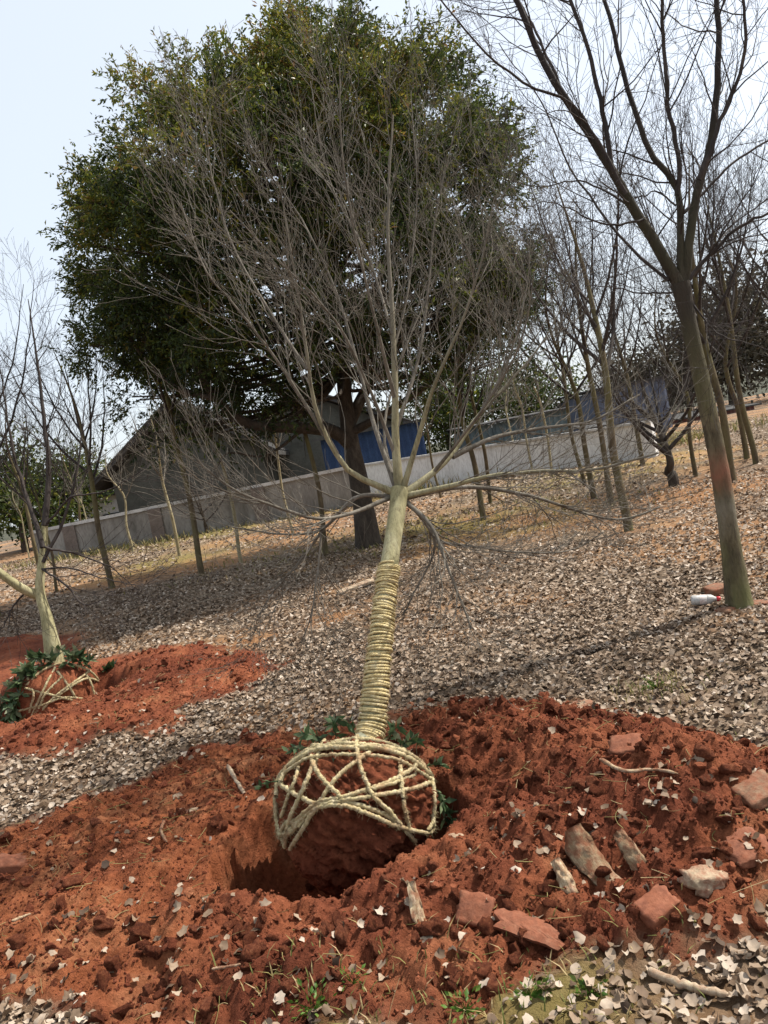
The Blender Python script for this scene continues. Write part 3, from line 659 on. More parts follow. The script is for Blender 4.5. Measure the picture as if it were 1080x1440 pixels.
for nm, pr, m in [('body', [(0, .0005), (.002, .028), (.012, .036), (.05, .037), (.06, .034), (.10, .034), (.11, .037), (.14, .034), (.165, .018), (.175, .0155)], M_PLAS),
                  ('cap', [(.172, .001), (.1725, .0185), (.196, .0185), (.199, .016), (.1995, .0005)], M_CAP), ('paper_label', [(.055, .0352), (.060, .0368), (.10, .0368), (.105, .0352)], M_BLAB)]:
    V, F = lathe(pr); o = link(nm, mk_mesh(nm, V, [F], m, True), bt)
bt.rotation_euler = (0, .08, -.25)

# ------------------------------------------------------------------ the dug-up tree with its roped root ball
rng = np.random.default_rng(77)
BC = W(500, 1118, 3.33); BC[2] = .16
AX = nrm(np.array([.25, .38, 1.0])); A_RT = nrm(np.cross(np.array([0, 1.0, 0]), AX)); A_FW = np.cross(AX, A_RT)   # local frame of the ball
RA, RBU, RBD = .345, .255, .40
BASIS = np.stack([A_RT, A_FW, AX], 1)
def ball_pt(th, ph, k=1.0):                              # azimuth, elevation on the ball surface
    c, s = math.cos(ph), math.sin(ph); p = np.array([RA * c * math.cos(th), RA * c * math.sin(th), (RBU if s > 0 else RBD) * s]); return BC + BASIS @ (p * k)
def ball_hit(px, py, off=.008):
    d = ray(px, py); o_ = BASIS.T @ (CAM - BC); dl = BASIS.T @ d; best = None
    for rb, sg in ((RBU, 1), (RBD, -1)):
        sc = np.array([1 / RA, 1 / RA, 1 / rb]); a, b = dl * sc, o_ * sc; A = a @ a; B = a @ b; C_ = b @ b - 1; D = B * B - A * C_
        if D < 0: continue
        t = (-B - math.sqrt(D)) / A; q = o_ + dl * t
        if q[2] * sg >= 0: best = q
    if best is None:                                     # grazing: closest approach pushed to the surface
        t = -(o_ @ dl) / (dl @ dl); q = o_ + dl * t; q = q / math.sqrt((q[0] / RA) ** 2 + (q[1] / RA) ** 2 + (q[2] / (RBU if q[2] > 0 else RBD)) ** 2); best = q
    n_ = nrm(best / np.array([RA, RA, RBU]) ** 2); return BC + BASIS @ (best + n_ * off)
TB = BC + AX * (RBU * .90)
tree = thing('roped_tree', (BC[0], BC[1], gz0(HC[0], HC[1]) - .02), 'bare young tree with rope-wrapped trunk and roped root ball leaning in the hole', 'tree')
T0 = np.array(tree.location)
# ball
bm = bmesh.new(); bmesh.ops.create_uvsphere(bm, u_segments=160, v_segments=110, radius=1); V = np.array([v.co[:] for v in bm.verts])
FQ = [np.array([[v.index for v in f.verts] for f in bm.faces if len(f.verts) == q]) for q in (3, 4)]; bm.free()
d = 1 + .05 * fbm(V[:, 0] * 3 + V[:, 2] * 2, V[:, 1] * 3 - V[:, 2], 91, 4) + .055 * fbm(V[:, 0] * 9 + V[:, 2] * 9, V[:, 1] * 9 - V[:, 2] * 7, 92, 4, .65) - .04
V = V * d[:, None]; V = V * np.where(V[:, 2:3] > 0, np.array([[RA, RA, RBU]]), np.array([[RA, RA, RBD]]))
ball = link('root_ball', mk_mesh('root_ball', V @ BASIS.T + BC - T0, FQ, M_CLOD, True, {'rnd': np.full(len(V), .42)}), tree)
# trunk
TRK = smooth_path([TB - AX * .10, W(521, 1030, 3.54), W(531, 940, 3.66), W(543, 830, 3.83), W(551, 770, 3.94), W(559, 715, 4.05), W(562, 688, 4.10)], 60)
tr = np.interp(np.linspace(0, 1, 60), [0, .10, .35, .75, .93, 1], [.068, .058, .051, .045, .044, .049])
b = Bag(); add_tubes(b, (TRK - T0)[None], (tr * (1 + .02 * vnoise(np.arange(60) * .4, np.zeros(60), 3)))[None], 20); link('trunk', b.mesh('trunk', M_BARK_S), tree)
# spiral rope round the trunk
def helix(P, r, s0, s1, pitch0, pitch1, rope, rng):
    s = np.concatenate([[0], np.cumsum(np.linalg.norm(np.diff(P, axis=0), axis=1))]); out = []
    a, z = 0.0, s0
    rows = []
    while z < s1:
        f = (z - s0) / (s1 - s0); rows.append((z, a)); a += 2 * np.pi / 30; z += (pitch0 + (pitch1 - pitch0) * f) / 30
    rows = np.array(rows); z, a = rows.T
    z2 = z + .006 * np.sin(a + 2.0 * np.sin(a * .03)) + .006 * vnoise(a * .16, a * 0, 5) + .004 * vnoise(a * .9, a * 0, 8)
    C = np.stack([np.interp(z2, s, P[:, j]) for j in range(3)], 1); T = nrm(np.stack([np.interp(z2, s, np.gradient(P[:, j])) for j in range(3)], 1))
    U = nrm(np.cross(T, np.array([0, 1.0, 0]))); Vv = np.cross(T, U); rad = (np.interp(z2, s, r) + rope * .72 + .005 * vnoise(a * .7, a * 0, 12))[:, None]
    return C + rad * (np.cos(a)[:, None] * U + np.sin(a)[:, None] * Vv)
STOT = np.linalg.norm(np.diff(TRK, axis=0), axis=1).sum()
H = helix(TRK, tr, .11, STOT * .705, .0185, .0125, .0070, rng)
b = Bag(); V, F, al, ar = tubes((H - T0)[None], ((.0084 - .0024 * np.linspace(0, 1, len(H))) * (1 + .28 * vnoise(np.arange(len(H)) * .12, np.zeros(len(H)), 6)))[None], 8); b.add(V, F, along=al, around=ar, rnd=.5)
def fuzz(bag, P, n, ln, rad, rng, r=.00085):
    i = rng.integers(0, len(P) - 1, n); p = P[i]; t = nrm(P[i + 1] - P[i]); dv = nrm(t * rng.normal(0, 1.2, (n, 1)) + rng.normal(size=(n, 3)))
    l = (ln * (.4 + rng.random(n)))[:, None]; q = np.stack([p + dv * rad * .6, p + dv * (rad + l * .5), p + dv * (rad + l) + np.array([0, 0, -.25]) * l], 1)
    add_tubes(bag, q, r * np.array([1, .8, .4])[None] * np.ones((n, 1)), 3, rnd=.5)
fuzz(b, H - T0, 4200, .015, .008, rng, .0007)
link('rope_wrap', b.mesh('rope_wrap', M_ROPE), tree)
# net ropes: traced over the front of the ball, then carried round behind
def net_rope(P, r=.0095, fz=60):
    ln = np.linalg.norm(np.diff(P, axis=0), axis=1).sum(); k = max(12, int(ln / .007)); P = smooth_path(P, k) + .0015 * rng.normal(size=(k, 3))
    b = Bag(); V, F, al, ar = tubes((P - T0)[None], np.full((1, k), r), 9, twist=210.0, strands=3, depth=.30); b.add(V, F, along=al, around=ar, rnd=.5)
    fuzz(b, P - T0, int(fz * 3.5), .016, r, rng); link('rope', b.mesh('rope', M_ROPE2), NETP)
NETP = ball
NET = [[(392, 1108), (400, 1085), (425, 1060), (455, 1046), (500, 1042), (540, 1046), (575, 1058), (600, 1085)],
       [(396, 1100), (412, 1076), (440, 1058), (470, 1050), (510, 1050), (550, 1056), (585, 1072), (606, 1098)],
       [(391, 1122), (398, 1094), (420, 1070), (450, 1055), (490, 1056), (530, 1058), (570, 1068), (604, 1092)],
       [(376, 1098), (400, 1108), (425, 1118), (450, 1130), (490, 1116), (530, 1104), (560, 1092), (582, 1080), (592, 1066)],
       [(400, 1182), (415, 1165), (440, 1140), (470, 1126), (510, 1121), (555, 1116), (590, 1108), (612, 1098)],
       [(410, 1190), (428, 1162), (450, 1136), (485, 1130), (520, 1142), (555, 1156), (590, 1168), (604, 1164), (606, 1146)],
       [(405, 1158), (425, 1150), (450, 1134), (480, 1126), (520, 1136), (550, 1150), (570, 1166), (585, 1184)],
       [(437, 1042), (442, 1070), (455, 1096), (476, 1118), (484, 1128)],
       [(500, 1032), (503, 1060), (512, 1094), (528, 1120), (546, 1140), (562, 1160)],
       [(388, 1128), (386, 1150), (390, 1172), (402, 1160), (416, 1152)],
       [(388, 1172), (402, 1170), (412, 1168), (420, 1156)],
       [(455, 1044), (440, 1084), (424, 1120), (412, 1150), (402, 1186)],
       [(540, 1044), (515, 1064), (488, 1082), (466, 1104), (446, 1128), (420, 1160)],
       [(563, 1050), (564, 1090), (566, 1130), (572, 1162)],
       [(594, 1062), (604, 1092), (607, 1120), (605, 1150), (598, 1166)],
       [(388, 1100), (384, 1120), (386, 1150), (400, 1188)],
       [(394, 1178), (420, 1148), (448, 1128), (480, 1120), (515, 1112), (560, 1100), (600, 1082)], [(404, 1092), (430, 1070), (470, 1064), (520, 1066), (560, 1074), (600, 1100)],
       [(420, 1062), (418, 1090), (408, 1120), (396, 1150)]]
for i, pp in enumerate(NET): net_rope(np.array([ball_hit(a + 1.5 * rng.normal(), c + 1.5 * rng.normal(), .006 + .004 * (i % 3)) for a, c in pp]), .0070 if i > 15 else .0100 if i < 3 else .0086)
for a0 in (.4, 1.2, 2.0, 2.8):                            # behind, out of sight of the camera
    net_rope(np.array([ball_pt(.3 + a0 * .45 + .25 * q, 1.0 - .32 * q, 1.035) for q in range(5)]), .0085, 30)
net_rope(np.array([ball_pt(q * math.pi / 10, .95, 1.03) for q in range(21)]), .010)
# fresh leaf sprigs tucked under the ropes
def sprig(c, d, n, size, parent, off, droop=.2):
    b = Bag(); d = nrm(d); ln = .05 + .005 * n; P = smooth_path([c, c + d * ln * .5, c + d * ln - [0, 0, droop * ln]], 8); add_tubes(b, (P - off)[None], np.linspace(.003, .001, 8)[None], 5, rnd=.1)
    for i in range(n * 2):
        q = P[rng.integers(1, 8)]; dd = nrm(d * .5 + rng.normal(size=3) * .75); w = nrm(np.cross(dd, rng.normal(size=3))); nn = np.cross(dd, w); s = size * (.6 + .7 * rng.random())
        V = np.array([q, q + dd * s * .4 + w * s * .22, q + dd * s - nn * .2 * s, q + dd * s * .4 - w * s * .22, q + dd * s * .45 - nn * .06 * s]) - off
        b.add(V, np.array([[0, 1, 4], [1, 2, 4], [2, 3, 4], [3, 0, 4]]), along=0, around=0, rnd=rng.random())
    return link('leaf_sprig', b.mesh('leaf_sprig', M_FRESH), parent)
for px, py, n, s, dx, dz in [(455, 1040, 12, .055, -.6, .5), (470, 1030, 9, .055, .0, .9), (430, 1050, 8, .045, -.8, .2), (500, 1030, 6, .06, -.2, 1), (548, 1040, 12, .055, .4, .6), (560, 1052, 9, .05, .5, .2),
                             (578, 1040, 6, .05, .6, .5), (600, 1078, 8, .045, .9, .1), (612, 1110, 14, .05, .35, -.9), (616, 1120, 12, .05, .2, -1), (395, 1100, 5, .035, -.7, .1), (467, 1056, 8, .045, .1, -.4)]:
    sprig(ball_hit(px, py, .012), np.array([dx, -.15, dz]), n, s, ball, T0)
# limbs: main ones follow the photograph, the rest grow from them
Y0 = 4.10
LIMBS = [([(562, 695, 0), (556, 620, .02), (555, 540, .05), (550, 440, .10), (543, 330, .15), (546, 170, .2)], .040, .006),
         ([(566, 690, 0), (590, 612, -.05), (612, 540, -.12), (645, 465, -.2), (672, 385, -.25), (690, 290, -.3)], .026, .004),
         ([(568, 695, 0), (610, 664, .05), (640, 634, .12), (672, 588, .2), (720, 535, .3), (772, 470, .4), (806, 390, .45)], .032, .003),
         ([(636, 642, .11), (700, 614, .2), (770, 602, .3), (840, 592, .4), (900, 560, .5)], .024, .007),
         ([(568, 698, 0), (640, 681, -.1), (690, 668, -.2), (760, 660, -.3), (840, 655, -.4), (925, 632, -.45)], .026, .007),
         ([(568, 700, 0), (655, 684, .1), (740, 696, .2), (800, 715, .3), (870, 731, .35), (925, 712, .4)], .025, .007),
         ([(566, 702, 0), (604, 738, -.15), (626, 792, -.3), (648, 850, -.4), (664, 892, -.45)], .022, .006),
         ([(568, 700, .0), (598, 735, .1), (612, 764, .15), (600, 805, .15), (572, 862, .1)], .018, .005),
         ([(612, 762, .15), (660, 768, .3), (730, 778, .45), (800, 776, .6), (850, 750, .7)], .014, .004),
         ([(556, 694, 0), (520, 678, -.02), (490, 662, -.05), (456, 610, -.1), (438, 556, -.15), (430, 490, -.2), (415, 400, -.25), (396, 290, -.3)], .029, .004),
         ([(556, 698, 0), (500, 700, .15), (455, 745, .3), (400, 752, .4), (330, 740, .5)], .022, .006),
         ([(456, 742, .3), (420, 790, .35), (385, 832, .4), (362, 868, .4)], .014, .004),
         ([(452, 745, .3), (448, 800, .25), (440, 860, .2), (428, 905, .2)], .012, .004),
         ([(552, 698, 0), (500, 720, -.15), (450, 730, -.3), (400, 716, -.4), (330, 690, -.5), (265, 640, -.55)], .020, .006),
         ([(558, 688, 0), (527, 600, .15), (500, 500, .3), (468, 400, .45), (420, 300, .55), (352, 200, .6)], .024, .003),
         ([(556, 640, .02), (520, 545, -.1), (478, 455, -.25), (405, 375, -.4), (335, 300, -.5)], .017, .003),
         ([(558, 600, .03), (588, 505, .2), (602, 400, .35), (612, 300, .45), (642, 160, .5)], .019, .003),
         ([(555, 560, .04), (530, 460, -.1), (502, 340, -.2), (482, 210, -.3), (478, 90, -.3)], .018, .003),
         ([(456, 612, -.1), (400, 520, -.2), (340, 440, -.3), (290, 380, -.35), (256, 295, -.4)], .016, .003),
         ([(432, 520, -.2), (380, 440, -.1), (325, 340, .0), (295, 230, .1), (290, 150, .1)], .014, .003),
         ([(672, 588, .2), (718, 500, .3), (742, 400, .4), (748, 310, .4)], .014, .003),
         ([(610, 664, .05), (660, 600, -.15), (700, 540, -.3), (735, 470, -.45), (750, 380, -.5)], .016, .003),
         ([(552, 500, .07), (575, 400, .25), (585, 280, .4), (575, 130, .5)], .013, .003),
         ([(552, 470, .08), (520, 370, .25), (460, 250, .4), (430, 120, .45)], .014, .003),
         ([(560, 690, .05), (540, 610, .35), (560, 520, .6), (600, 420, .8), (660, 300, .9)], .018, .003)]
LP, LR = [], []
for pts, r0, r1 in LIMBS:
    P = smooth_path([W(a, c, Y0 + dY) for a, c, dY in pts], 18); P = P + np.cumsum(rng.normal(0, .0035, P.shape), 0) * np.linspace(0, 1, 18)[:, None]
    R_ = r0 + (r1 - r0) * np.linspace(0, 1, 18) ** .55; R_ = R_ * .74; LP.append(P); LR.append(R_)
    b = Bag(); add_tubes(b, (P - T0)[None], R_[None], 10); link('limb', b.mesh('limb', M_LIMB_S if r0 > .0255 else M_TWIG_S), tree)
LP, LR = np.array(LP), np.array(LR)
b = Bag()
C1, R1 = sprout(LP, LR, 16, .15, .98, .52, .72, .5, 10, .75, .34, rng, rmax=.0036)
C2, R2 = sprout(C1, R1, 6, .12, .95, .55, .36, .6, 7, .5, .36, rng, rmax=.0021)
C3, R3 = sprout(C2, R2, 2, .2, .95, .6, .13, .7, 4, .3, .3, rng, rmax=.0013)
for C_, R_, s_ in ((C1, R1, 5), (C2, R2, 4), (C3, R3, 3)): add_tubes(b, C_ - T0, np.maximum(R_, .0009), s_)
link('twigs', b.mesh('twigs', M_TWIG_S), tree)

# ------------------------------------------------------------------ right-hand tree
rng = np.random.default_rng(5)
pb = hit(1041, 852); YB = pb[1]
rt = thing('bare_tree', pb, 'large bare tree with mossy leaning trunk and red paint mark, right foreground', 'tree'); T0 = np.array(rt.location)
TR = smooth_path([pb - [0, 0, .1], W(1038, 840, YB), W(1028, 770, YB), W(1012, 660, YB), (W(992, 560, YB)), W(972, 470, YB), W(957, 398, YB)], 60)
tr = np.interp(np.linspace(0, 1, 60), [0, .06, .12, .3, .8, .95, 1], [.120, .090, .076, .064, .053, .055, .062])
b = Bag(); add_tubes(b, (TR - T0)[None], (tr * (1 + .04 * vnoise(np.arange(60) * .35, np.zeros(60), 8)))[None], 24); link('trunk', b.mesh('trunk', M_BARK_R), rt)
LIMBS = [([(956, 402), (892, 292), (862, 242), (816, 168), (776, 108), (722, -10), (690, -80)], .055, .018, -.3),
         ([(862, 248), (850, 170), (828, 70), (798, -10), (770, -90)], .026, .012, .15),
         ([(957, 400), (953, 272), (912, 212), (882, 120), (850, -5), (830, -80)], .036, .014, .2),
         ([(953, 275), (956, 232), (938, 132), (930, -5), (925, -90)], .022, .012, -.2),
         ([(962, 398), (980, 272), (1001, 196), (1011, 60), (1008, -10), (1000, -90)], .046, .018, .0),
         ([(984, 252), (1018, 160), (1042, 100), (1048, 50), (1044, -20)], .024, .010, -.35),
         ([(880, 272), (812, 155), (740, 118), (680, 70), (640, 25), (612, -10)], .018, .006, -.55),
         ([(800, 150), (760, 60), (735, 10), (690, -60)], .016, .008, .3),
         ([(966, 396), (1010, 345), (1040, 318), (1085, 298), (1130, 270)], .022, .008, -.2),
         ([(946, 412), (900, 412), (868, 405), (820, 400)], .010, .003, -.3),
         ([(960, 300), (1030, 230), (1090, 190), (1140, 120)], .016, .006, .4),
         ([(890, 290), (820, 255), (760, 262), (700, 250)], .012, .003, .3),
         ([(905, 310), (850, 315), (780, 285), (740, 290)], .012, .003, -.4),
         ([(968, 420), (1010, 470), (1060, 485), (1100, 500)], .010, .003, -.4),
         ([(940, 395), (870, 330), (800, 230), (760, 140), (700, 60)], .016, .004, .8),
         ([(950, 290), (925, 270), (880, 280), (855, 250)], .010, .003, .5)]
LP, LR = [], []
for pts, r0, r1, sp in LIMBS:
    n = len(pts); i0 = 0 if r0 > .034 or pts[0][1] > 390 else .45
    r0 *= .78; r1 *= .8
    P = smooth_path([W(a, c, YB + sp * (i0 + (1 - i0) * i / (n - 1)) * (1 if i0 == 0 else 1)) for i, (a, c) in enumerate(pts)], 20) + rng.normal(0, .004, (20, 3))
    R_ = r0 + (r1 - r0) * np.linspace(0, 1, 20) ** .7; LP.append(P); LR.append(R_)
    b = Bag(); add_tubes(b, (P - T0)[None], R_[None], 12); link('limb', b.mesh('limb', M_LIMB_R if r0 > .025 else M_TWIG_D), rt)
LP, LR = np.array(LP), np.array(LR); b = Bag()
C1, R1 = sprout(LP, LR, 10, .12, .98, .75, .95, .45, 9, .35, .4, rng, rmax=.0065)
C2, R2 = sprout(C1, R1, 5, .15, .95, .7, .5, .55, 7, .25, .4, rng, rmax=.0028)
C3, R3 = sprout(C2, R2, 2, .2, .95, .6, .25, .7, 4, .2, .3, rng, rmax=.002)
for C_, R_, s_ in ((C1, R1, 5), (C2, R2, 4), (C3, R3, 3)): add_tubes(b, C_ - T0, np.maximum(R_, .0012), s_)
link('twigs', b.mesh('twigs', M_TWIG_D), rt)

# ------------------------------------------------------------------ left tree with its own roped ball
rng = np.random.default_rng(15)
p2 = hit(72, 985); YL = p2[1] + .05
lt = thing('roped_tree', p2, 'smaller leaning tree with roped leafy root ball at the left edge', 'tree'); T0 = np.array(lt.location)
BC = W(72, 972, YL); AX = nrm(np.array([-.10, .25, 1.0])); A_RT = nrm(np.cross(np.array([0, 1.0, 0]), AX)); A_FW = np.cross(AX, A_RT); BASIS = np.stack([A_RT, A_FW, AX], 1)
RA, RBU, RBD = .44, .26, .50
V = IV; bm = bmesh.new(); bmesh.ops.create_uvsphere(bm, u_segments=64, v_segments=40, radius=1); V = np.array([v.co[:] for v in bm.verts])
FQ = [np.array([[v.index for v in f.verts] for f in bm.faces if len(f.verts) == q]) for q in (3, 4)]; bm.free()
V = V * (1 + .06 * fbm(V[:, 0] * 3 + V[:, 2] * 2, V[:, 1] * 3 - V[:, 2], 95, 5) - .02)[:, None]; V = V * np.where(V[:, 2:3] > 0, np.array([[RA, RA, RBU]]), np.array([[RA, RA, RBD]]))
ball2 = link('root_ball', mk_mesh('root_ball', V @ BASIS.T + BC - T0, FQ, M_CLOD, True, {'rnd': np.full(len(V), .7)}), lt)
NETP = ball2
for i, pp in enumerate([[(36, 968), (70, 976), (105, 984), (140, 985)], [(50, 1000), (85, 975), (120, 955), (146, 962)], [(28, 998), (60, 990), (90, 980), (125, 982), (146, 978)],
           [(78, 940), (64, 965), (52, 990), (44, 1008)], [(120, 950), (128, 965), (132, 985)], [(80, 945), (96, 965), (108, 985)], [(40, 955), (48, 975), (42, 1000)],
           [(125, 945), (95, 965), (70, 985), (52, 1008)], [(38, 965), (60, 945), (90, 935), (125, 945), (146, 968)], [(145, 965), (148, 985)], [(88, 952), (64, 975), (55, 995)]]):
    net_rope(np.array([ball_hit(a, c, .014) for a, c in pp]) , .0095, 20)
for px, py, n, s, dx, dz in [(75, 935, 16, .10, -.3, .6), (95, 935, 14, .10, .4, .5), (55, 945, 16, .10, -.7, .3), (40, 960, 16, .10, -.9, .1), (28, 985, 18, .10, -.7, -.5), (20, 1000, 16, .10, -.4, -.7), (148, 955, 16, .09, .8, .2),
                             (152, 975, 14, .09, .6, -.5), (30, 1010, 18, .10, -.5, -.4), (14, 985, 16, .11, -.8, -.2), (50, 950, 16, .10, -.5, .5), (155, 945, 14, .10, .7, .4), (160, 962, 14, .09, .8, 0), (110, 935, 12, .10, .2, .6), (35, 975, 16, .10, -.8, -.2), (85, 928, 14, .10, 0, .7), (120, 940, 9, .08, .4, .6), (60, 935, 12, .10, -.4, .6)]:
    sprig(ball_hit(px, py, .02), np.array([dx, -.2, dz]), n, s, ball2, T0)
TR = smooth_path([W(80, 945, YL + .05), W(76, 922, YL + .08), W(66, 870, YL + .12), W(56, 830, YL + .18), W(61, 775, YL + .25), W(63, 735, YL + .3)], 40)
tr = np.interp(np.linspace(0, 1, 40), [0, .15, .4, 1], [.090, .076, .048, .028])
b = Bag(); add_tubes(b, (TR - T0)[None], tr[None], 16); link('trunk', b.mesh('trunk', M_BARK_S), lt)
LP, LR = [], []
for pts, r0, r1, sp in [([(54, 838), (30, 826), (0, 805), (-50, 760), (-80, 680)], .045, .015, -.4), ([(63, 740), (68, 650), (56, 540), (40, 420)], .030, .004, .3),
                        ([(62, 770), (45, 720), (20, 640), (0, 520)], .025, .005, .3), ([(60, 790), (90, 730), (110, 650), (120, 560)], .018, .004, .3),
                        ([(58, 800), (90, 820), (120, 850), (150, 840)], .012, .003, -.3), ([(62, 770), (110, 780), (160, 800), (190, 830)], .012, .003, .1), ([(40, 830), (20, 850), (5, 880), (-10, 900)], .010, .003, -.1),
                        ([(60, 800), (100, 800), (150, 815), (200, 825)], .010, .003, -.5), ([(64, 740), (100, 700), (150, 690), (200, 660)], .012, .003, -.2)]:
    P = smooth_path([W(a, c, YL + .2 + sp * i / (len(pts) - 1)) for i, (a, c) in enumerate(pts)], 16) + rng.normal(0, .005, (16, 3)); R_ = np.linspace(r0, r1, 16)
    LP.append(P); LR.append(R_); b = Bag(); add_tubes(b, (P - T0)[None], R_[None], 9); link('limb', b.mesh('limb', M_BARK_S if r0 > .04 else M_TWIG_D), lt)
LP, LR = np.array(LP), np.array(LR); b = Bag()
C1, R1 = sprout(LP, LR, 10, .15, .98, .7, .75, .5, 8, .35, .3, rng, rmax=.007); C2, R2 = sprout(C1, R1, 5, .15, .95, .65, .4, .6, 5, .25, .3, rng, rmax=.004)
for C_, R_, s_ in ((C1, R1, 5), (C2, R2, 3)): add_tubes(b, C_ - T0, np.maximum(R_, .0016), s_)
link('twigs', b.mesh('twigs', M_TWIG_D), lt)

# ------------------------------------------------------------------ nursery trees: five built forms, copied one by one
def nursery(seed, th, crown, nl, spread, r0, bark, twig, per=(9, 6, 2), low=False):
    rng = np.random.default_rng(seed)
    T = np.array([[0, 0, -.15], [.01, 0, .2], [rng.normal(0, .03), rng.normal(0, .03), th * .5], [rng.normal(0, .05), rng.normal(0, .05), th], [rng.normal(0, .15), rng.normal(0, .15), th + crown * .45], [rng.normal(0, .2), rng.normal(0, .2), th + crown * .9]])
    P = smooth_path(T, 40); s = np.linspace(0, 1, 40); tot = th + crown * .9
    R_ = np.interp(s * tot, [0, .12, .4, th, tot], [r0 * 1.5, r0 * 1.1, r0, r0 * .75, .008])
    R_ = R_ * .68; b = Bag(); add_tubes(b, P[None], R_[None], 12); tm = b.mesh('trunk', bark)
    LP, LR = [], []
    for i in range(nl):
        a = i * 2.4 + rng.normal(0, .3); z0 = th * (.86 if low else .93) + crown * .38 * (i / nl); base = np.array([np.interp(z0, P[:, 2], P[:, j]) for j in range(3)])
        ln = crown * (1.0 - .45 * i / nl) * (.85 + .3 * rng.random()); sp = spread * (.8 + .4 * rng.random()); d = np.array([math.cos(a), math.sin(a), 0])
        pts = [base, base + d * ln * sp * .35 + [0, 0, ln * .22], base + d * ln * sp * .65 + [0, 0, ln * .52], base + d * ln * sp * .9 + [0, 0, ln * .95]]
        q = smooth_path(pts, 14) + rng.normal(0, .012, (14, 3)) * np.linspace(0, 1, 14)[:, None]; LP.append(q); LR.append(np.linspace(r0 * .34 * (1 - .4 * i / nl), .004, 14))
    LP, LR = np.array(LP), np.array(LR); lms = []
    for q, r_ in zip(LP, LR): b = Bag(); add_tubes(b, q[None], r_[None], 7); lms.append(b.mesh('limb', twig))
    b = Bag(); C1, R1 = sprout(LP, LR, per[0], .12, .98, .7, crown * .38, .5, 7, .4, .3, rng, rmax=.008); C2, R2 = sprout(C1, R1, per[1], .12, .95, .65, crown * .19, .6, 5, .3, .3, rng, rmax=.004)
    C3, R3 = sprout(C2, R2, per[2], .12, .95, .6, crown * .09, .7, 4, .25, .3, rng, rmax=.0024)
    for C_, R_, s_ in ((C1, R1, 4), (C2, R2, 3), (C3, R3, 3)): add_tubes(b, C_, np.maximum(R_, .0017), s_)
    return tm, lms, b.mesh('twigs', twig)
FORMS = {'a': nursery(1, 2.2, 2.9, 7, .42, .085, M_BARK_M, M_TWIG_D), 'b': nursery(2, 1.9, 3.1, 8, .50, .075, M_BARK_M, M_TWIG_D), 'c': nursery(3, 2.4, 2.6, 6, .38, .070, M_BARK_M, M_TWIG_D),
         'p': nursery(4, 1.7, 1.7, 5, .40, .055, M_BARK_P, M_TWIG_S, (6, 4, 1)), 'q': nursery(5, 2.0, 1.5, 5, .34, .050, M_BARK_P, M_TWIG_S, (6, 4, 1)),
         'r': nursery(6, .55, 2.3, 10, .80, .13, M_BARK_C, M_TWIG_D, (10, 7, 2), True), 's': nursery(7, .35, 1.3, 9, .95, .07, M_BARK_C, M_TWIG_D, (8, 5, 2), True)}
def plant(form, px, py, sc, label, rz, group='bare nursery trees', cat='tree', lean=(0, 0), Yf=None):
    p = hit(px, py) if Yf is None else np.array([*W(px, py, Yf)[:2], gz0(*W(px, py, Yf)[:2])])
    o = thing('nursery_tree' if form not in 'rs' else 'low_tree', p, label, cat, group); o.scale = (sc,) * 3; o.rotation_euler = (lean[0], lean[1], rz)
    tm, lms, tw = FORMS[form]; link('trunk', tm, o)
    for l in lms: link('limb', l, o)
    link('twigs', tw, o); return o
for args in [
    ('b', -4, 868, 1.12, 'dark bare tree cut by the left edge behind the roped ball', .4),
    ('a', 157, 827, .92, 'dark bare tree in front of the left end of the wall', 1.1),
    ('c', 285, 811, 1.05, 'dark slim tree left of the evergreen at its shadow edge', 2.2),
    ('p', 187, 777, .95, 'thin pale sapling right of the white gap under the eave', .3),
    ('p', 253, 782, 1.05, 'pale sapling in front of the gable wall', 1.9),
    ('q', 340, 792, 1.0, 'pale olive sapling right of the low bushy tree by the wall', 2.6),
    ('q', 130, 777, .80, 'thin pale sapling left of the dark tree at the wall end', 3.3),
    ('q', 42, 786, .85, 'pale thin sapling close to the left edge', 4.1),
    ('q', 412, 752, .95, 'thin pale sapling standing alone before the grey wall left of the evergreen', 5.0),
    ('c', 459, 781, .95, 'dark tree immediately left of the evergreen trunk', .9),
    ('c', 80, 832, .60, 'short dark sapling behind the leaning tree at left', 1.4),
    ('s', 291, 750, 1.1, 'low spreading bare bush before the wall left of the evergreen', .5),
    ('a', 884, 747, .90, 'straight tree nearest the camera in the right middle row', .7),
    ('c', 861, 711, 1.0, 'second straight tree in the right middle row', 1.9),
    ('b', 836, 701, .98, 'third tree in the right middle row', 3.0),
    ('c', 822, 682, .92, 'thin tree farthest back in the right middle row', 4.2),
    ('a', 680, 731, .88, 'reddish brown tree before the bright wall right of the roped tree', 5.1),
    ('c', 690, 708, .86, 'thin tree directly behind the reddish brown one at the bright wall', .2),
    ('q', 778, 672, 1.0, 'thin sapling before the bright wall, right of a pair', 2.5),
    ('q', 750, 667, .95, 'thin sapling before the bright wall, left of a pair', 3.9),
    ('r', 948, 684, .95, 'low dark round-crowned tree with short trunk left of the mossy trunk', 1.2),
    ('b', 979, 670, .80, 'small bare tree just right of the low round-crowned tree', 2.0),
    ('a', 1031, 678, 1.05, 'reddish tree showing right behind the mossy trunk', 3.7),
    ('c', 1063, 652, 1.08, 'dark tree near the right edge, right of a close pair', 4.4),
    ('b', 1050, 645, 1.0, 'dark tree near the right edge, left of a close pair', 5.3),
    ('q', 728, 660, 1.0, 'thin sapling at the wall left of the sapling pair', .6),
    ('a', 905, 655, .95, 'slim bare tree left of the low round-crowned tree, far back', 2.9),
    ('c', 620, 700, .70, 'slim tree behind the roped tree at the bright wall', 3.4)]:
    plant(*args)

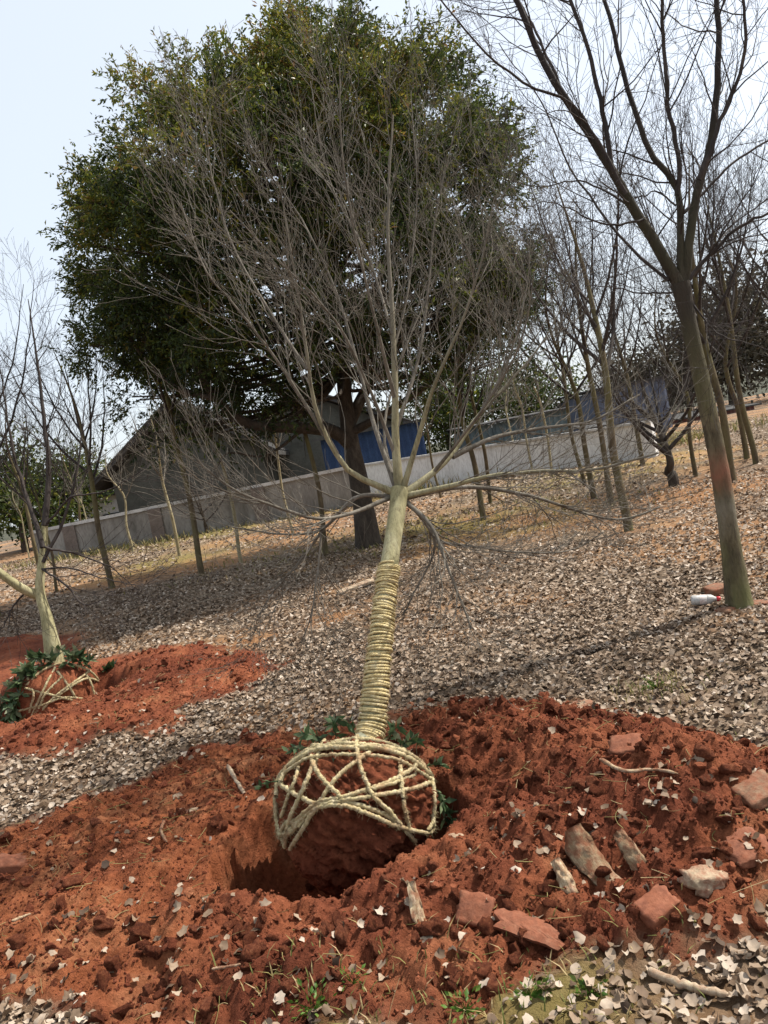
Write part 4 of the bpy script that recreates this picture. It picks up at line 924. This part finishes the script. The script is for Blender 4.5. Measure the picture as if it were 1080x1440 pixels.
# ------------------------------------------------------------------ broad evergreen
rng = np.random.default_rng(31)
pe = hit(517, 768); YE = pe[1]
ev = thing('evergreen_tree', pe, 'huge dense broadleaf evergreen with dark trunk and long low limb', 'tree'); T0 = np.array(ev.location)
K = YE / FPX
def curve_part(name, pts, r0, r1, m, sides=12, k=30, flare=None, wob=.02):
    P = smooth_path(pts, k); P[1:] += np.cumsum(rng.normal(0, wob * .25, (k - 1, 3)), 0) * .6
    R_ = r0 + (r1 - r0) * np.linspace(0, 1, k) ** .8
    if flare: R_ = R_ * (1 + flare * np.exp(-np.linspace(0, 1, k) * 14))
    b = Bag(); add_tubes(b, (P - T0)[None], (R_ * (1 + .05 * vnoise(np.arange(k) * .5, np.full(k, r0 * 99), 4)))[None], sides); link(name, b.mesh(name, m), ev); return P, R_
TP, _ = curve_part('trunk', [pe - [0, 0, .2], W(515, 740, YE), W(506, 680, YE), W(494, 620, YE), W(486, 560, YE), W(478, 480, YE), W(460, 380, YE), W(445, 250, YE), W(430, 120, YE)], .185, .04, M_BARK_C, 18, 50, .5, .01)
for pts, r0, r1 in [([(496, 630, 0), (470, 608, -.2), (420, 602, -.6), (352, 597, -1), (305, 562, -1.3), (268, 500, -1.5), (220, 420, -1.6)], .12, .04),
                    ([(490, 600, 0), (520, 540, .3), (570, 470, .6), (620, 400, .9), (660, 300, 1)], .11, .03), ([(484, 540, 0), (440, 470, .5), (380, 400, .9), (310, 330, 1.2), (240, 250, 1.3)], .10, .03),
                    ([(478, 490, 0), (520, 420, -.6), (560, 330, -1), (590, 230, -1.2)], .09, .03), ([(470, 430, 0), (420, 350, -.7), (350, 260, -1.2), (310, 160, -1.3)], .08, .025),
                    ([(462, 380, 0), (500, 290, .4), (520, 180, .6), (500, 90, .6)], .07, .02), ([(494, 615, 0), (440, 590, .5), (380, 540, 1.2), (300, 500, 1.8), (200, 460, 2.2)], .09, .03),
                    ([(492, 610, 0), (560, 570, -.4), (640, 510, -.8), (700, 440, -1)], .08, .025), ([(300, 560, -1.3), (240, 540, -1.2), (180, 470, -1), (140, 380, -.8)], .05, .02),
                    ([(430, 602, -.5), (370, 640, -.7), (320, 635, -.9), (300, 660, -1)], .03, .01)]:
    curve_part('limb', [W(a, c, YE + d) for a, c, d in pts], r0, r1, M_BARK_C)
BL = [(408, 48, 50), (425, 20, 34), (495, 60, 42), (310, 105, 55), (225, 148, 55), (600, 105, 52), (172, 225, 60), (655, 165, 62), (300, 195, 85), (410, 140, 80), (520, 150, 80), (600, 215, 85), (700, 260, 62),
      (155, 305, 58), (135, 395, 55), (150, 465, 52), (235, 285, 85), (215, 385, 85), (205, 475, 75), (345, 300, 90), (455, 260, 90), (560, 290, 85), (650, 340, 80), (725, 350, 55), (735, 420, 48), (690, 430, 60),
      (240, 545, 55), (305, 500, 60), (130, 250, 45), (270, 440, 80), (750, 380, 40), (190, 530, 45), (330, 560, 40), (125, 490, 40), (110, 350, 34), (600, 60, 34), (505, 35, 30), (180, 120, 34), (280, 75, 34), (715, 180, 40), (455, 90, 60), (560, 100, 50), (370, 90, 60)]
SPARSE = [(370, 400, 80), (450, 400, 90), (540, 400, 90), (620, 440, 80), (420, 500, 70), (340, 470, 50), (520, 510, 60), (660, 490, 50), (600, 530, 50), (700, 500, 45), (280, 585, 35), (400, 560, 40), (190, 565, 40), (250, 600, 40), (310, 610, 36), (220, 620, 30), (360, 620, 30), (480, 450, 60), (580, 470, 50)]
BL = [(430 + (a - 430) * .94, 300 + (c - 300) * .93 + 4, q * .9) for a, c, q in BL]
blob = []
cxp, cyp = 430, 290
for lst, dens in ((BL, 1.0), (SPARSE, .34)):
    for a, c, r in lst:
        e = max(0.0, 1 - ((a - cxp) / 350) ** 2 - ((c - cyp) / 310) ** 2); D = 3.1 * math.sqrt(e)
        for q in range(3 if D > 1.2 else 2):
            dy = (D * (.75 + .25 * rng.random()) * (1, -1, (rng.random() - .5) * 1.2)[q]) if D > .4 else rng.normal(0, .5)
            if q == 2 and dens == 1.0 and rng.random() < .3: continue
            blob.append((W(a + rng.normal(0, 8), c + rng.normal(0, 8), YE + dy), r * K, dens))
pos, dirs, rn = [], [], []
stems = []
CC = W(cxp, cyp, YE)
for c, r, dens in blob:
    nsub = max(2, int((r / .28) ** 2 * 1.35)); out = nrm(c - CC + np.array([0, 0, .3]))
    for _ in range(nsub):
        v = nrm(rng.normal(size=3)); sc_ = c + v * r * rng.random() ** .45 * np.array([1, 1, .85]); nsp = max(2, int(19 * dens * (.7 + .6 * rng.random()))); tint = rng.normal(0, .19)
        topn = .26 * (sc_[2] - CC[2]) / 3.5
        for __ in range(nsp):
            d = nrm(rng.normal(size=3) + out * .5 + v * .5 + [0, 0, .35]); ln = .20 + .28 * rng.random(); p0 = sc_ + rng.normal(size=3) * .10; p1 = p0 + d * ln - np.array([0, 0, .06])
            stems.append((p0, (p0 + p1) / 2 + [0, 0, .03], p1)); nl = 17
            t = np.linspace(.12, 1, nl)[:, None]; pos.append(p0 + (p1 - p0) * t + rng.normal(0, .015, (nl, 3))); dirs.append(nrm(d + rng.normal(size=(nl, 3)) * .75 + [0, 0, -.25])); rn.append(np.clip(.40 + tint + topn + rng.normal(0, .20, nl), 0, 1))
pos, dirs, rn = np.concatenate(pos), np.concatenate(dirs), np.concatenate(rn); n = len(pos)
def leaf_cards(pos, dirs, rn, size, asp, rng, off):
    n = len(pos); w = nrm(np.cross(dirs, np.array([.25, -.15, .8]) + 1.3 * rng.normal(size=(n, 3)))); nn = np.cross(dirs, w); nn = nn * np.sign(nn[:, 2:3] + 1e-9); s = (size * (.65 + .7 * rng.random(n)))[:, None]
    V = np.stack([pos, pos + dirs * s * .45 + w * s * asp + nn * s * .05, pos + dirs * s - nn * s * .15, pos + dirs * s * .45 - w * s * asp + nn * s * .05], 1).reshape(-1, 3) - off
    i = np.arange(n) * 4; F = np.concatenate([np.stack([i, i + 1, i + 2], -1), np.stack([i, i + 2, i + 3], -1)]); return V, F, np.repeat(rn, 4)
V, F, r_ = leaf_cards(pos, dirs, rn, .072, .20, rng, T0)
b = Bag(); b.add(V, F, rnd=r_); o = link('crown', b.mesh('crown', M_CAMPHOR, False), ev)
stems = np.array(stems); b = Bag(); add_tubes(b, stems[::2] - T0, np.array([[.006, .004, .002]]) * np.ones((len(stems[::2]), 1)), 3)
# boughs from the wood to each clump
bl = []
for c, r, dens in blob:
    f = np.clip((c[2] - TP[:, 2].min()) / 7.5 * .9, .35, .95); q = TP[int(f * 35) + 8]; bl.append(smooth_path([q, q * .5 + c * .5 + np.array([rng.normal(0, .25), rng.normal(0, .25), -.25]), c], 12))
bl = np.array(bl); br = np.linspace(.045, .012, 12)[None] * np.ones((len(bl), 1)); add_tubes(b, bl - T0, br, 6)
C1, R1 = sprout(bl, br, 8, .35, 1.0, .8, .8, .4, 6, .2, .4, rng, rmax=.014); add_tubes(b, C1 - T0, R1, 4)
link('branches', b.mesh('branches', M_BARK_C), ev)
print('evergreen leaves', n)

# ------------------------------------------------------------------ boundary wall
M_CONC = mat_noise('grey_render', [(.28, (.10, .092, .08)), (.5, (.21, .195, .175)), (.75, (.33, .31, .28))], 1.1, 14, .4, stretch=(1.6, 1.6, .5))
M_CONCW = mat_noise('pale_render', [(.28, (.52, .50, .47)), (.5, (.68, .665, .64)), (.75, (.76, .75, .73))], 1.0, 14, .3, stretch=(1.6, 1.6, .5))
M_COPE = mat_noise('pale_coping', [(.3, (.36, .35, .33)), (.6, (.55, .54, .52))], 3, 30, .3)
M_PIL = mat_noise('old_brick', [(.3, (.12, .095, .08)), (.6, (.19, .155, .135))], 3, 30, .6)
def box(a, b_):                                          # corner pair -> verts, quads
    x0, y0, z0 = a; x1, y1, z1 = b_
    V = np.array([[x0, y0, z0], [x1, y0, z0], [x1, y1, z0], [x0, y1, z0], [x0, y0, z1], [x1, y0, z1], [x1, y1, z1], [x0, y1, z1]])
    return V, np.array([[3, 2, 1, 0], [4, 5, 6, 7], [0, 1, 5, 4], [1, 2, 6, 5], [2, 3, 7, 6], [3, 0, 4, 7]])
def boxes(name, lst, m, parent, smooth=False):
    b = Bag()
    for a, c in lst: b.add(*box(a, c))
    return link(name, b.mesh(name, m, smooth), parent)
def wall_run(A, B, zt0, zt1, m, label, cope, pillars=()):
    A, B = np.array(A), np.array(B); n = 24; f = np.linspace(0, 1, n); c = A[None] + (B - A)[None] * f[:, None]; d = nrm(B - A); nn = np.array([-d[1], d[0]]) * .12
    w = thing('boundary_wall', (A[0], A[1], gz0(*A)), label, 'wall'); o3 = np.array(w.location); zt = zt0 + (zt1 - zt0) * f; zb = np.array([gz0(*q) for q in c]) - .3
    def strip(off, lo, hi, name, mm):
        V = np.concatenate([np.stack([c[:, 0] + s * nn[0] * off, c[:, 1] + s * nn[1] * off, z], -1) for s, z in ((-1, lo), (1, lo), (1, hi), (-1, hi))]) - o3
        g = np.arange(4 * n).reshape(4, n); F = np.concatenate([np.stack([g[i, :-1], g[i, 1:], g[(i + 1) % 4, 1:], g[(i + 1) % 4, :-1]], -1) for i in range(4)] + [g[::-1, 0][None], g[:, -1][None]])
        link(name, mk_mesh(name, V, [F], mm, False), w)
    strip(1, zb, zt, 'wall_body', m); strip(1.5, zt + .002, zt + cope, 'coping', M_COPE)
    for t in pillars:
        q = A + (B - A) * t; z = zt0 + (zt1 - zt0) * t
        b = Bag(); b.add(*box((-.2, -.22, -.4), (.2, .22, z - gz0(*q) + .02))); link('pillar', b.mesh('pillar', M_PIL, False), w, np.array([q[0], q[1], gz0(*q)]) - o3)
def wp(px, py_base, py_top, Yd):
    p = W(px, py_base, Yd); return p[:2], W(px, py_top, Yd)[2]
(a, za), (c, zc) = wp(60, 800, 748, 25.0), wp(505, 712, 657, 23.0)
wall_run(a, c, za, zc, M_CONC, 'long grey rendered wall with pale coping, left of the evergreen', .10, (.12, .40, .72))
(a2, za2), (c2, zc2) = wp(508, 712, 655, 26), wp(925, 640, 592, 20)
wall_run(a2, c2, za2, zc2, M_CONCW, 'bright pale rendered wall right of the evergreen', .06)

# ------------------------------------------------------------------ houses and sheds beyond the wall
M_HW = mat_noise('dull_grey_wall', [(.3, (.045, .046, .038)), (.6, (.085, .086, .072))], 1.0, 10, .4)
M_ROOF = mat_noise('weathered_grey_tile', [(.3, (.03, .029, .028)), (.6, (.062, .06, .057))], 2, 20, .6)
M_WHITE = mat_noise('white_render', [(.3, (.62, .62, .62)), (.6, (.74, .74, .74))], 1, 12, .2)
M_BLUE = mat_noise('blue_sheet_metal', [(.3, (.018, .034, .085)), (.6, (.030, .056, .12))], 1.5, 20, .1, .9)
M_BLUEG = mat_noise('blue_grey_sheet_metal', [(.3, (.08, .095, .14)), (.6, (.13, .15, .20))], 1.0, 20, .1, .9)
M_TEAL = mat_noise('teal_sheet_metal', [(.3, (.07, .10, .115)), (.6, (.11, .15, .16))], 1.0, 20, .1, .9)
M_DARK = mat_noise('dark_opening', [(.3, (.015, .015, .017)), (.6, (.03, .03, .033))], 2, 20, .1, .3)
M_REDB = mat_noise('dull_red_brick', [(.3, (.19, .085, .07)), (.6, (.28, .14, .12))], 2, 30, .5)
def gable_house(name, px, Yd, half, z_eave, z_apex, depth, rz, label, wm, rm, over=.5, windows=()):
    p = W(px, 680, Yd); z0 = gz0(p[0], p[1]) - .5; h = thing(name, (p[0], p[1], z0), label, 'house', rz=rz); e, a = z_eave - z0, z_apex - z0
    V = np.array([[-half, 0, 0], [half, 0, 0], [half, 0, e], [0, 0, a], [-half, 0, e], [-half, depth, 0], [half, depth, 0], [half, depth, e], [0, depth, a], [-half, depth, e]])
    b = Bag(); b.add(V, np.array([[0, 1, 2, 4], [6, 5, 9, 7], [1, 6, 7, 2], [5, 0, 4, 9]])); b.F[3].append(np.array([[4, 2, 3], [7, 9, 8]])); link('wall', b.mesh('wall', wm, False), h)
    sl_ = (a - e) / half
    for s in (-1, 1):
        R_ = thing  # roof slope as a slab of courses
        pts = lambda dz: [[0, -over, a + .06 + dz], [s * (half + over), -over, e - over * sl_ + .06 + dz], [s * (half + over), depth + over, e - over * sl_ + .06 + dz], [0, depth + over, a + .06 + dz]]
        Vr = np.array(pts(0) + pts(.16)); b = Bag(); b.add(Vr, np.array([[3, 2, 1, 0], [4, 5, 6, 7], [0, 1, 5, 4], [1, 2, 6, 5], [2, 3, 7, 6], [3, 0, 4, 7]])); rf = link('roof', b.mesh('roof', rm, False), h)
        # tile ribs running down the slope
        b = Bag(); nr = int((depth + 2 * over) / .45)
        for i in range(nr + 1):
            y_ = -over + (depth + 2 * over) * i / nr; q = np.array([[0, y_, a + .25], [s * (half + over), y_, e - over * sl_ + .25]]); add_tubes(b, smooth_path(q, 4)[None], np.full((1, 4), .06), 5)
        link('rib', b.mesh('rib', rm), rf)
    boxes('bargeboard', [], wm, h) if False else None
    for wx, wz, ww, wh in windows:
        f = boxes('window', [((wx - ww / 2 - .08, -.06, wz - .08), (wx + ww / 2 + .08, -.003, wz)), ((wx - ww / 2 - .08, -.06, wz + wh), (wx + ww / 2 + .08, -.003, wz + wh + .08)), ((wx - ww / 2 - .08, -.059, wz + .001), (wx - ww / 2, -.003, wz + wh - .001)), ((wx + ww / 2, -.059, wz + .001), (wx + ww / 2 + .08, -.003, wz + wh - .001)), ((wx - .03, -.05, wz + .002), (wx + .03, -.003, wz + wh - .002))], M_WHITE, h)
        boxes('pane', [((wx - ww / 2, -.03, wz), (wx + ww / 2, -.004, wz + wh))], M_DARK, f)
    return h
def zpx(px, py, Yd): return W(px, py, Yd)[2]
gable_house('gabled_house', 268, 33, 3.3, zpx(165, 668, 33), zpx(246, 572, 33), 11, -.06, 'grey gabled house with overhanging dark roof behind the grey wall', M_HW, M_ROOF, .75)
gable_house('gabled_house', 445, 35, 4.2, zpx(445, 618, 35), zpx(445, 548, 35), 9, .05, 'second dark roofed house seen behind the evergreen trunk', M_HW, M_ROOF, .5)
def shed(name, px0, px1, pyt0, pyt1, Yd, depth, m, label, roof_m, cat='shed'):
    A, B = W(px0, pyt0, Yd), W(px1, pyt1, Yd); z0 = gz0(A[0], A[1]) - .5; o = thing(name, (A[0], A[1], z0), label, cat); L_ = B[0] - A[0]; h = min(A[2], B[2]) - z0
    n = max(2, int(L_ / .95))
    for i in range(n):                                   # each sheet its own corrugated panel
        w_ = L_ / n; x_ = np.linspace(0, w_ - .012, 25); y_ = .03 * np.sign(np.sin(x_ * 2 * np.pi / .24)) * np.abs(np.sin(x_ * 2 * np.pi / .24)) ** .5 + .004 * (i % 2)
        V = np.concatenate([np.stack([x_ + w_ * i, y_ + dy, np.full(25, z)], -1) for z in (0, h) for dy in (0, .03)]); g = np.arange(100).reshape(4, 25); F = np.concatenate([np.stack([g[p, :-1], g[p, 1:], g[q, 1:], g[q, :-1]], -1) for p, q in ((0, 2), (3, 1), (2, 3), (1, 0))])
        link('panel', mk_mesh('panel', V, [F], m, False), o)
    boxes('side_wall', [((.0, .08, 0), (.06, depth, h - .01)), ((L_ - .06, .08, 0), (L_, depth, h - .01)), ((.06, depth - .06, 0), (L_ - .06, depth - .002, h - .01))], m, o)
    b = Bag(); V = np.array([[-.25, -.25, h], [L_ + .25, -.25, h], [L_ + .25, depth + .2, h + .25], [-.25, depth + .2, h + .25]]); V = np.vstack([V, V + [0, 0, .06]])
    b.add(V, np.array([[3, 2, 1, 0], [4, 5, 6, 7], [0, 1, 5, 4], [1, 2, 6, 5], [2, 3, 7, 6], [3, 0, 4, 7]])); link('roof', b.mesh('roof', roof_m, False), o); return o
shed('metal_shed', 450, 592, 618, 592, 27.5, 4, M_BLUE, 'blue corrugated metal shed behind the evergreen trunk', M_ROOF)
shed('metal_shed', 655, 800, 602, 575, 31, 5, M_TEAL, 'dull teal metal shed above the bright wall', M_ROOF)
shed('metal_shed', 835, 935, 545, 530, 34, 7, M_BLUEG, 'tall blue-grey metal shed at the right end of the bright wall', M_ROOF)
shed('small_shed', 828, 850, 603, 600, 27, 1.5, M_BLUE, 'small blue metal box behind the right middle row', M_ROOF)
shed('brick_outbuilding', 960, 1060, 590, 570, 36, 4, M_REDB, 'low dull red outbuilding far right behind the trunks', M_ROOF, 'outbuilding')
# little white building glimpsed left of the gable
p = W(165, 700, 40); hb = thing('white_building', (p[0], p[1], gz0(p[0], p[1]) - .3), 'small white rendered building glimpsed left of the gabled house', 'building')
hz = zpx(170, 694, 40) - hb.location.z
boxes('wall', [((-2.2, 0, 0), (3.0, 5, hz))], M_WHITE, hb); boxes('roof', [((-2.5, -.3, hz + .003), (3.3, 5.3, hz + .2))], M_ROOF, hb); boxes('window', [((-.9, -.04, hz - 1.9), (.1, -.003, hz - .9))], M_DARK, hb)

# ------------------------------------------------------------------ far trees and rise
M_DRY = mat_leaf('brown_winter_foliage', [(0, (.045, .040, .026)), (.5, (.085, .075, .048)), (1, (.14, .115, .075))], transl=.2)
def far_tree_meshes(seed, r, h, n, lm=None):
    rng = np.random.default_rng(seed); c = rng.normal(size=(38, 3)); c = nrm(c) * rng.random((38, 1)) ** .4 * np.array([r, r, h * .40]) + [0, 0, h * .58]
    idx = rng.integers(0, 38, n); p = c[idx] + rng.normal(size=(n, 3)) * r * .20; d = nrm(rng.normal(size=(n, 3)) + nrm(p - [0, 0, h * .5]) * .5)
    V, F, q = leaf_cards(p, d, np.clip(.3 + rng.normal(0, .2, n), 0, 1), .22, .25, rng, 0); b = Bag(); b.add(V, F, rnd=q); cm = b.mesh('crown', lm or M_CAMPHOR, False)
    b = Bag(); add_tubes(b, smooth_path([[0, 0, -.3], [.1, 0, h * .3], [0, .1, h * .8]], 12)[None], np.linspace(.2, .05, 12)[None], 8)
    for i in range(12): add_tubes(b, smooth_path([[0, 0, h * .3], c[i] * .6 + [0, 0, h * .1], c[i]], 8)[None], np.linspace(.07, .02, 8)[None], 5)
    return b.mesh('trunk', M_BARK_C), cm
FT = [far_tree_meshes(51, 2.6, 5.2, 7000), far_tree_meshes(52, 2.2, 6.0, 6500), far_tree_meshes(53, 3.0, 4.6, 7500), far_tree_meshes(54, 3.0, 5.0, 6000, M_DRY)]
for i, (px, Yd, k, s, lab) in enumerate([(10, 34, 0, 1.0, 'dark evergreen at the far left edge behind bare trees'), (70, 37, 2, .9, 'dark evergreen second from the left edge beyond the wall'), (125, 44, 1, .62, 'small dark evergreen left of the white building'),
                                          (985, 52, 3, .85, 'far brown-leaved tree behind the mossy trunk'), (1045, 46, 3, 1.2, 'tall dull brown tree at the far right edge'), (1105, 44, 3, 1.6, 'broad brown tree cut by the right edge'), (930, 50, 3, 1.0, 'far brown tree above the blue-grey shed'),
                                          (640, 42, 0, 1.0, 'far evergreen behind the teal shed'), (755, 42, 2, .95, 'far evergreen right of the teal shed'), (340, 50, 1, .9, 'far evergreen between the two gabled roofs')]):
    p = W(px, 660, Yd); z = gz0(p[0], p[1]); o = thing('far_tree', (p[0], p[1], z - .1), lab, 'tree', 'trees beyond the wall', rz=i * 1.3); o.scale = (s,) * 3
    link('trunk', FT[k][0], o); link('crown', FT[k][1], o)
for i, (px, Yd, f, s, lab) in enumerate([(1010, 22, 'b', 1.15, 'tall bare tree far right between mossy trunk and right edge'), 
                                          (100, 28, 'b', 1.0, 'bare tree behind the left end of the grey wall'), (30, 21, 'a', 1.0, 'bare tree close behind the left edge saplings'), (1150, 16, 'b', 1.25, 'bare tree whose outer twigs enter at the right edge')]):
    plant(f, px, 680, s, lab, i * 1.7, 'bare trees farther back', Yf=Yd)
# low wooded rise at the horizon
hx = np.linspace(-320, 320, 90); hy = np.linspace(0, 1, 10); HX, HY = np.meshgrid(hx, hy)
HZ = 1.0 + 11 * np.sin(HY * np.pi / 2) * (.55 + .45 * fbm(HX * .012, HY * 0, 7, 3)) + .6 * fbm(HX * .2, HY * 9, 9, 3)
g = np.arange(900).reshape(10, 90)
M_HILL = mat_noise('wooded_slope', [(.3, (.035, .04, .025)), (.6, (.075, .075, .05))], .25, 1.5, 1.0, .9, .5)
o = link('hill', mk_mesh('hill', np.stack([HX, 190 + HY * 90, HZ], -1).reshape(-1, 3), [np.stack([g[:-1, :-1], g[:-1, 1:], g[1:, 1:], g[1:, :-1]], -1).reshape(-1, 4)], M_HILL)); tag(o, kind='structure')
print('tris', sum(sum(len(p.vertices) - 2 for p in o.data.polygons) for o in bpy.data.objects if o.type == 'MESH' and o.data.users == 1))
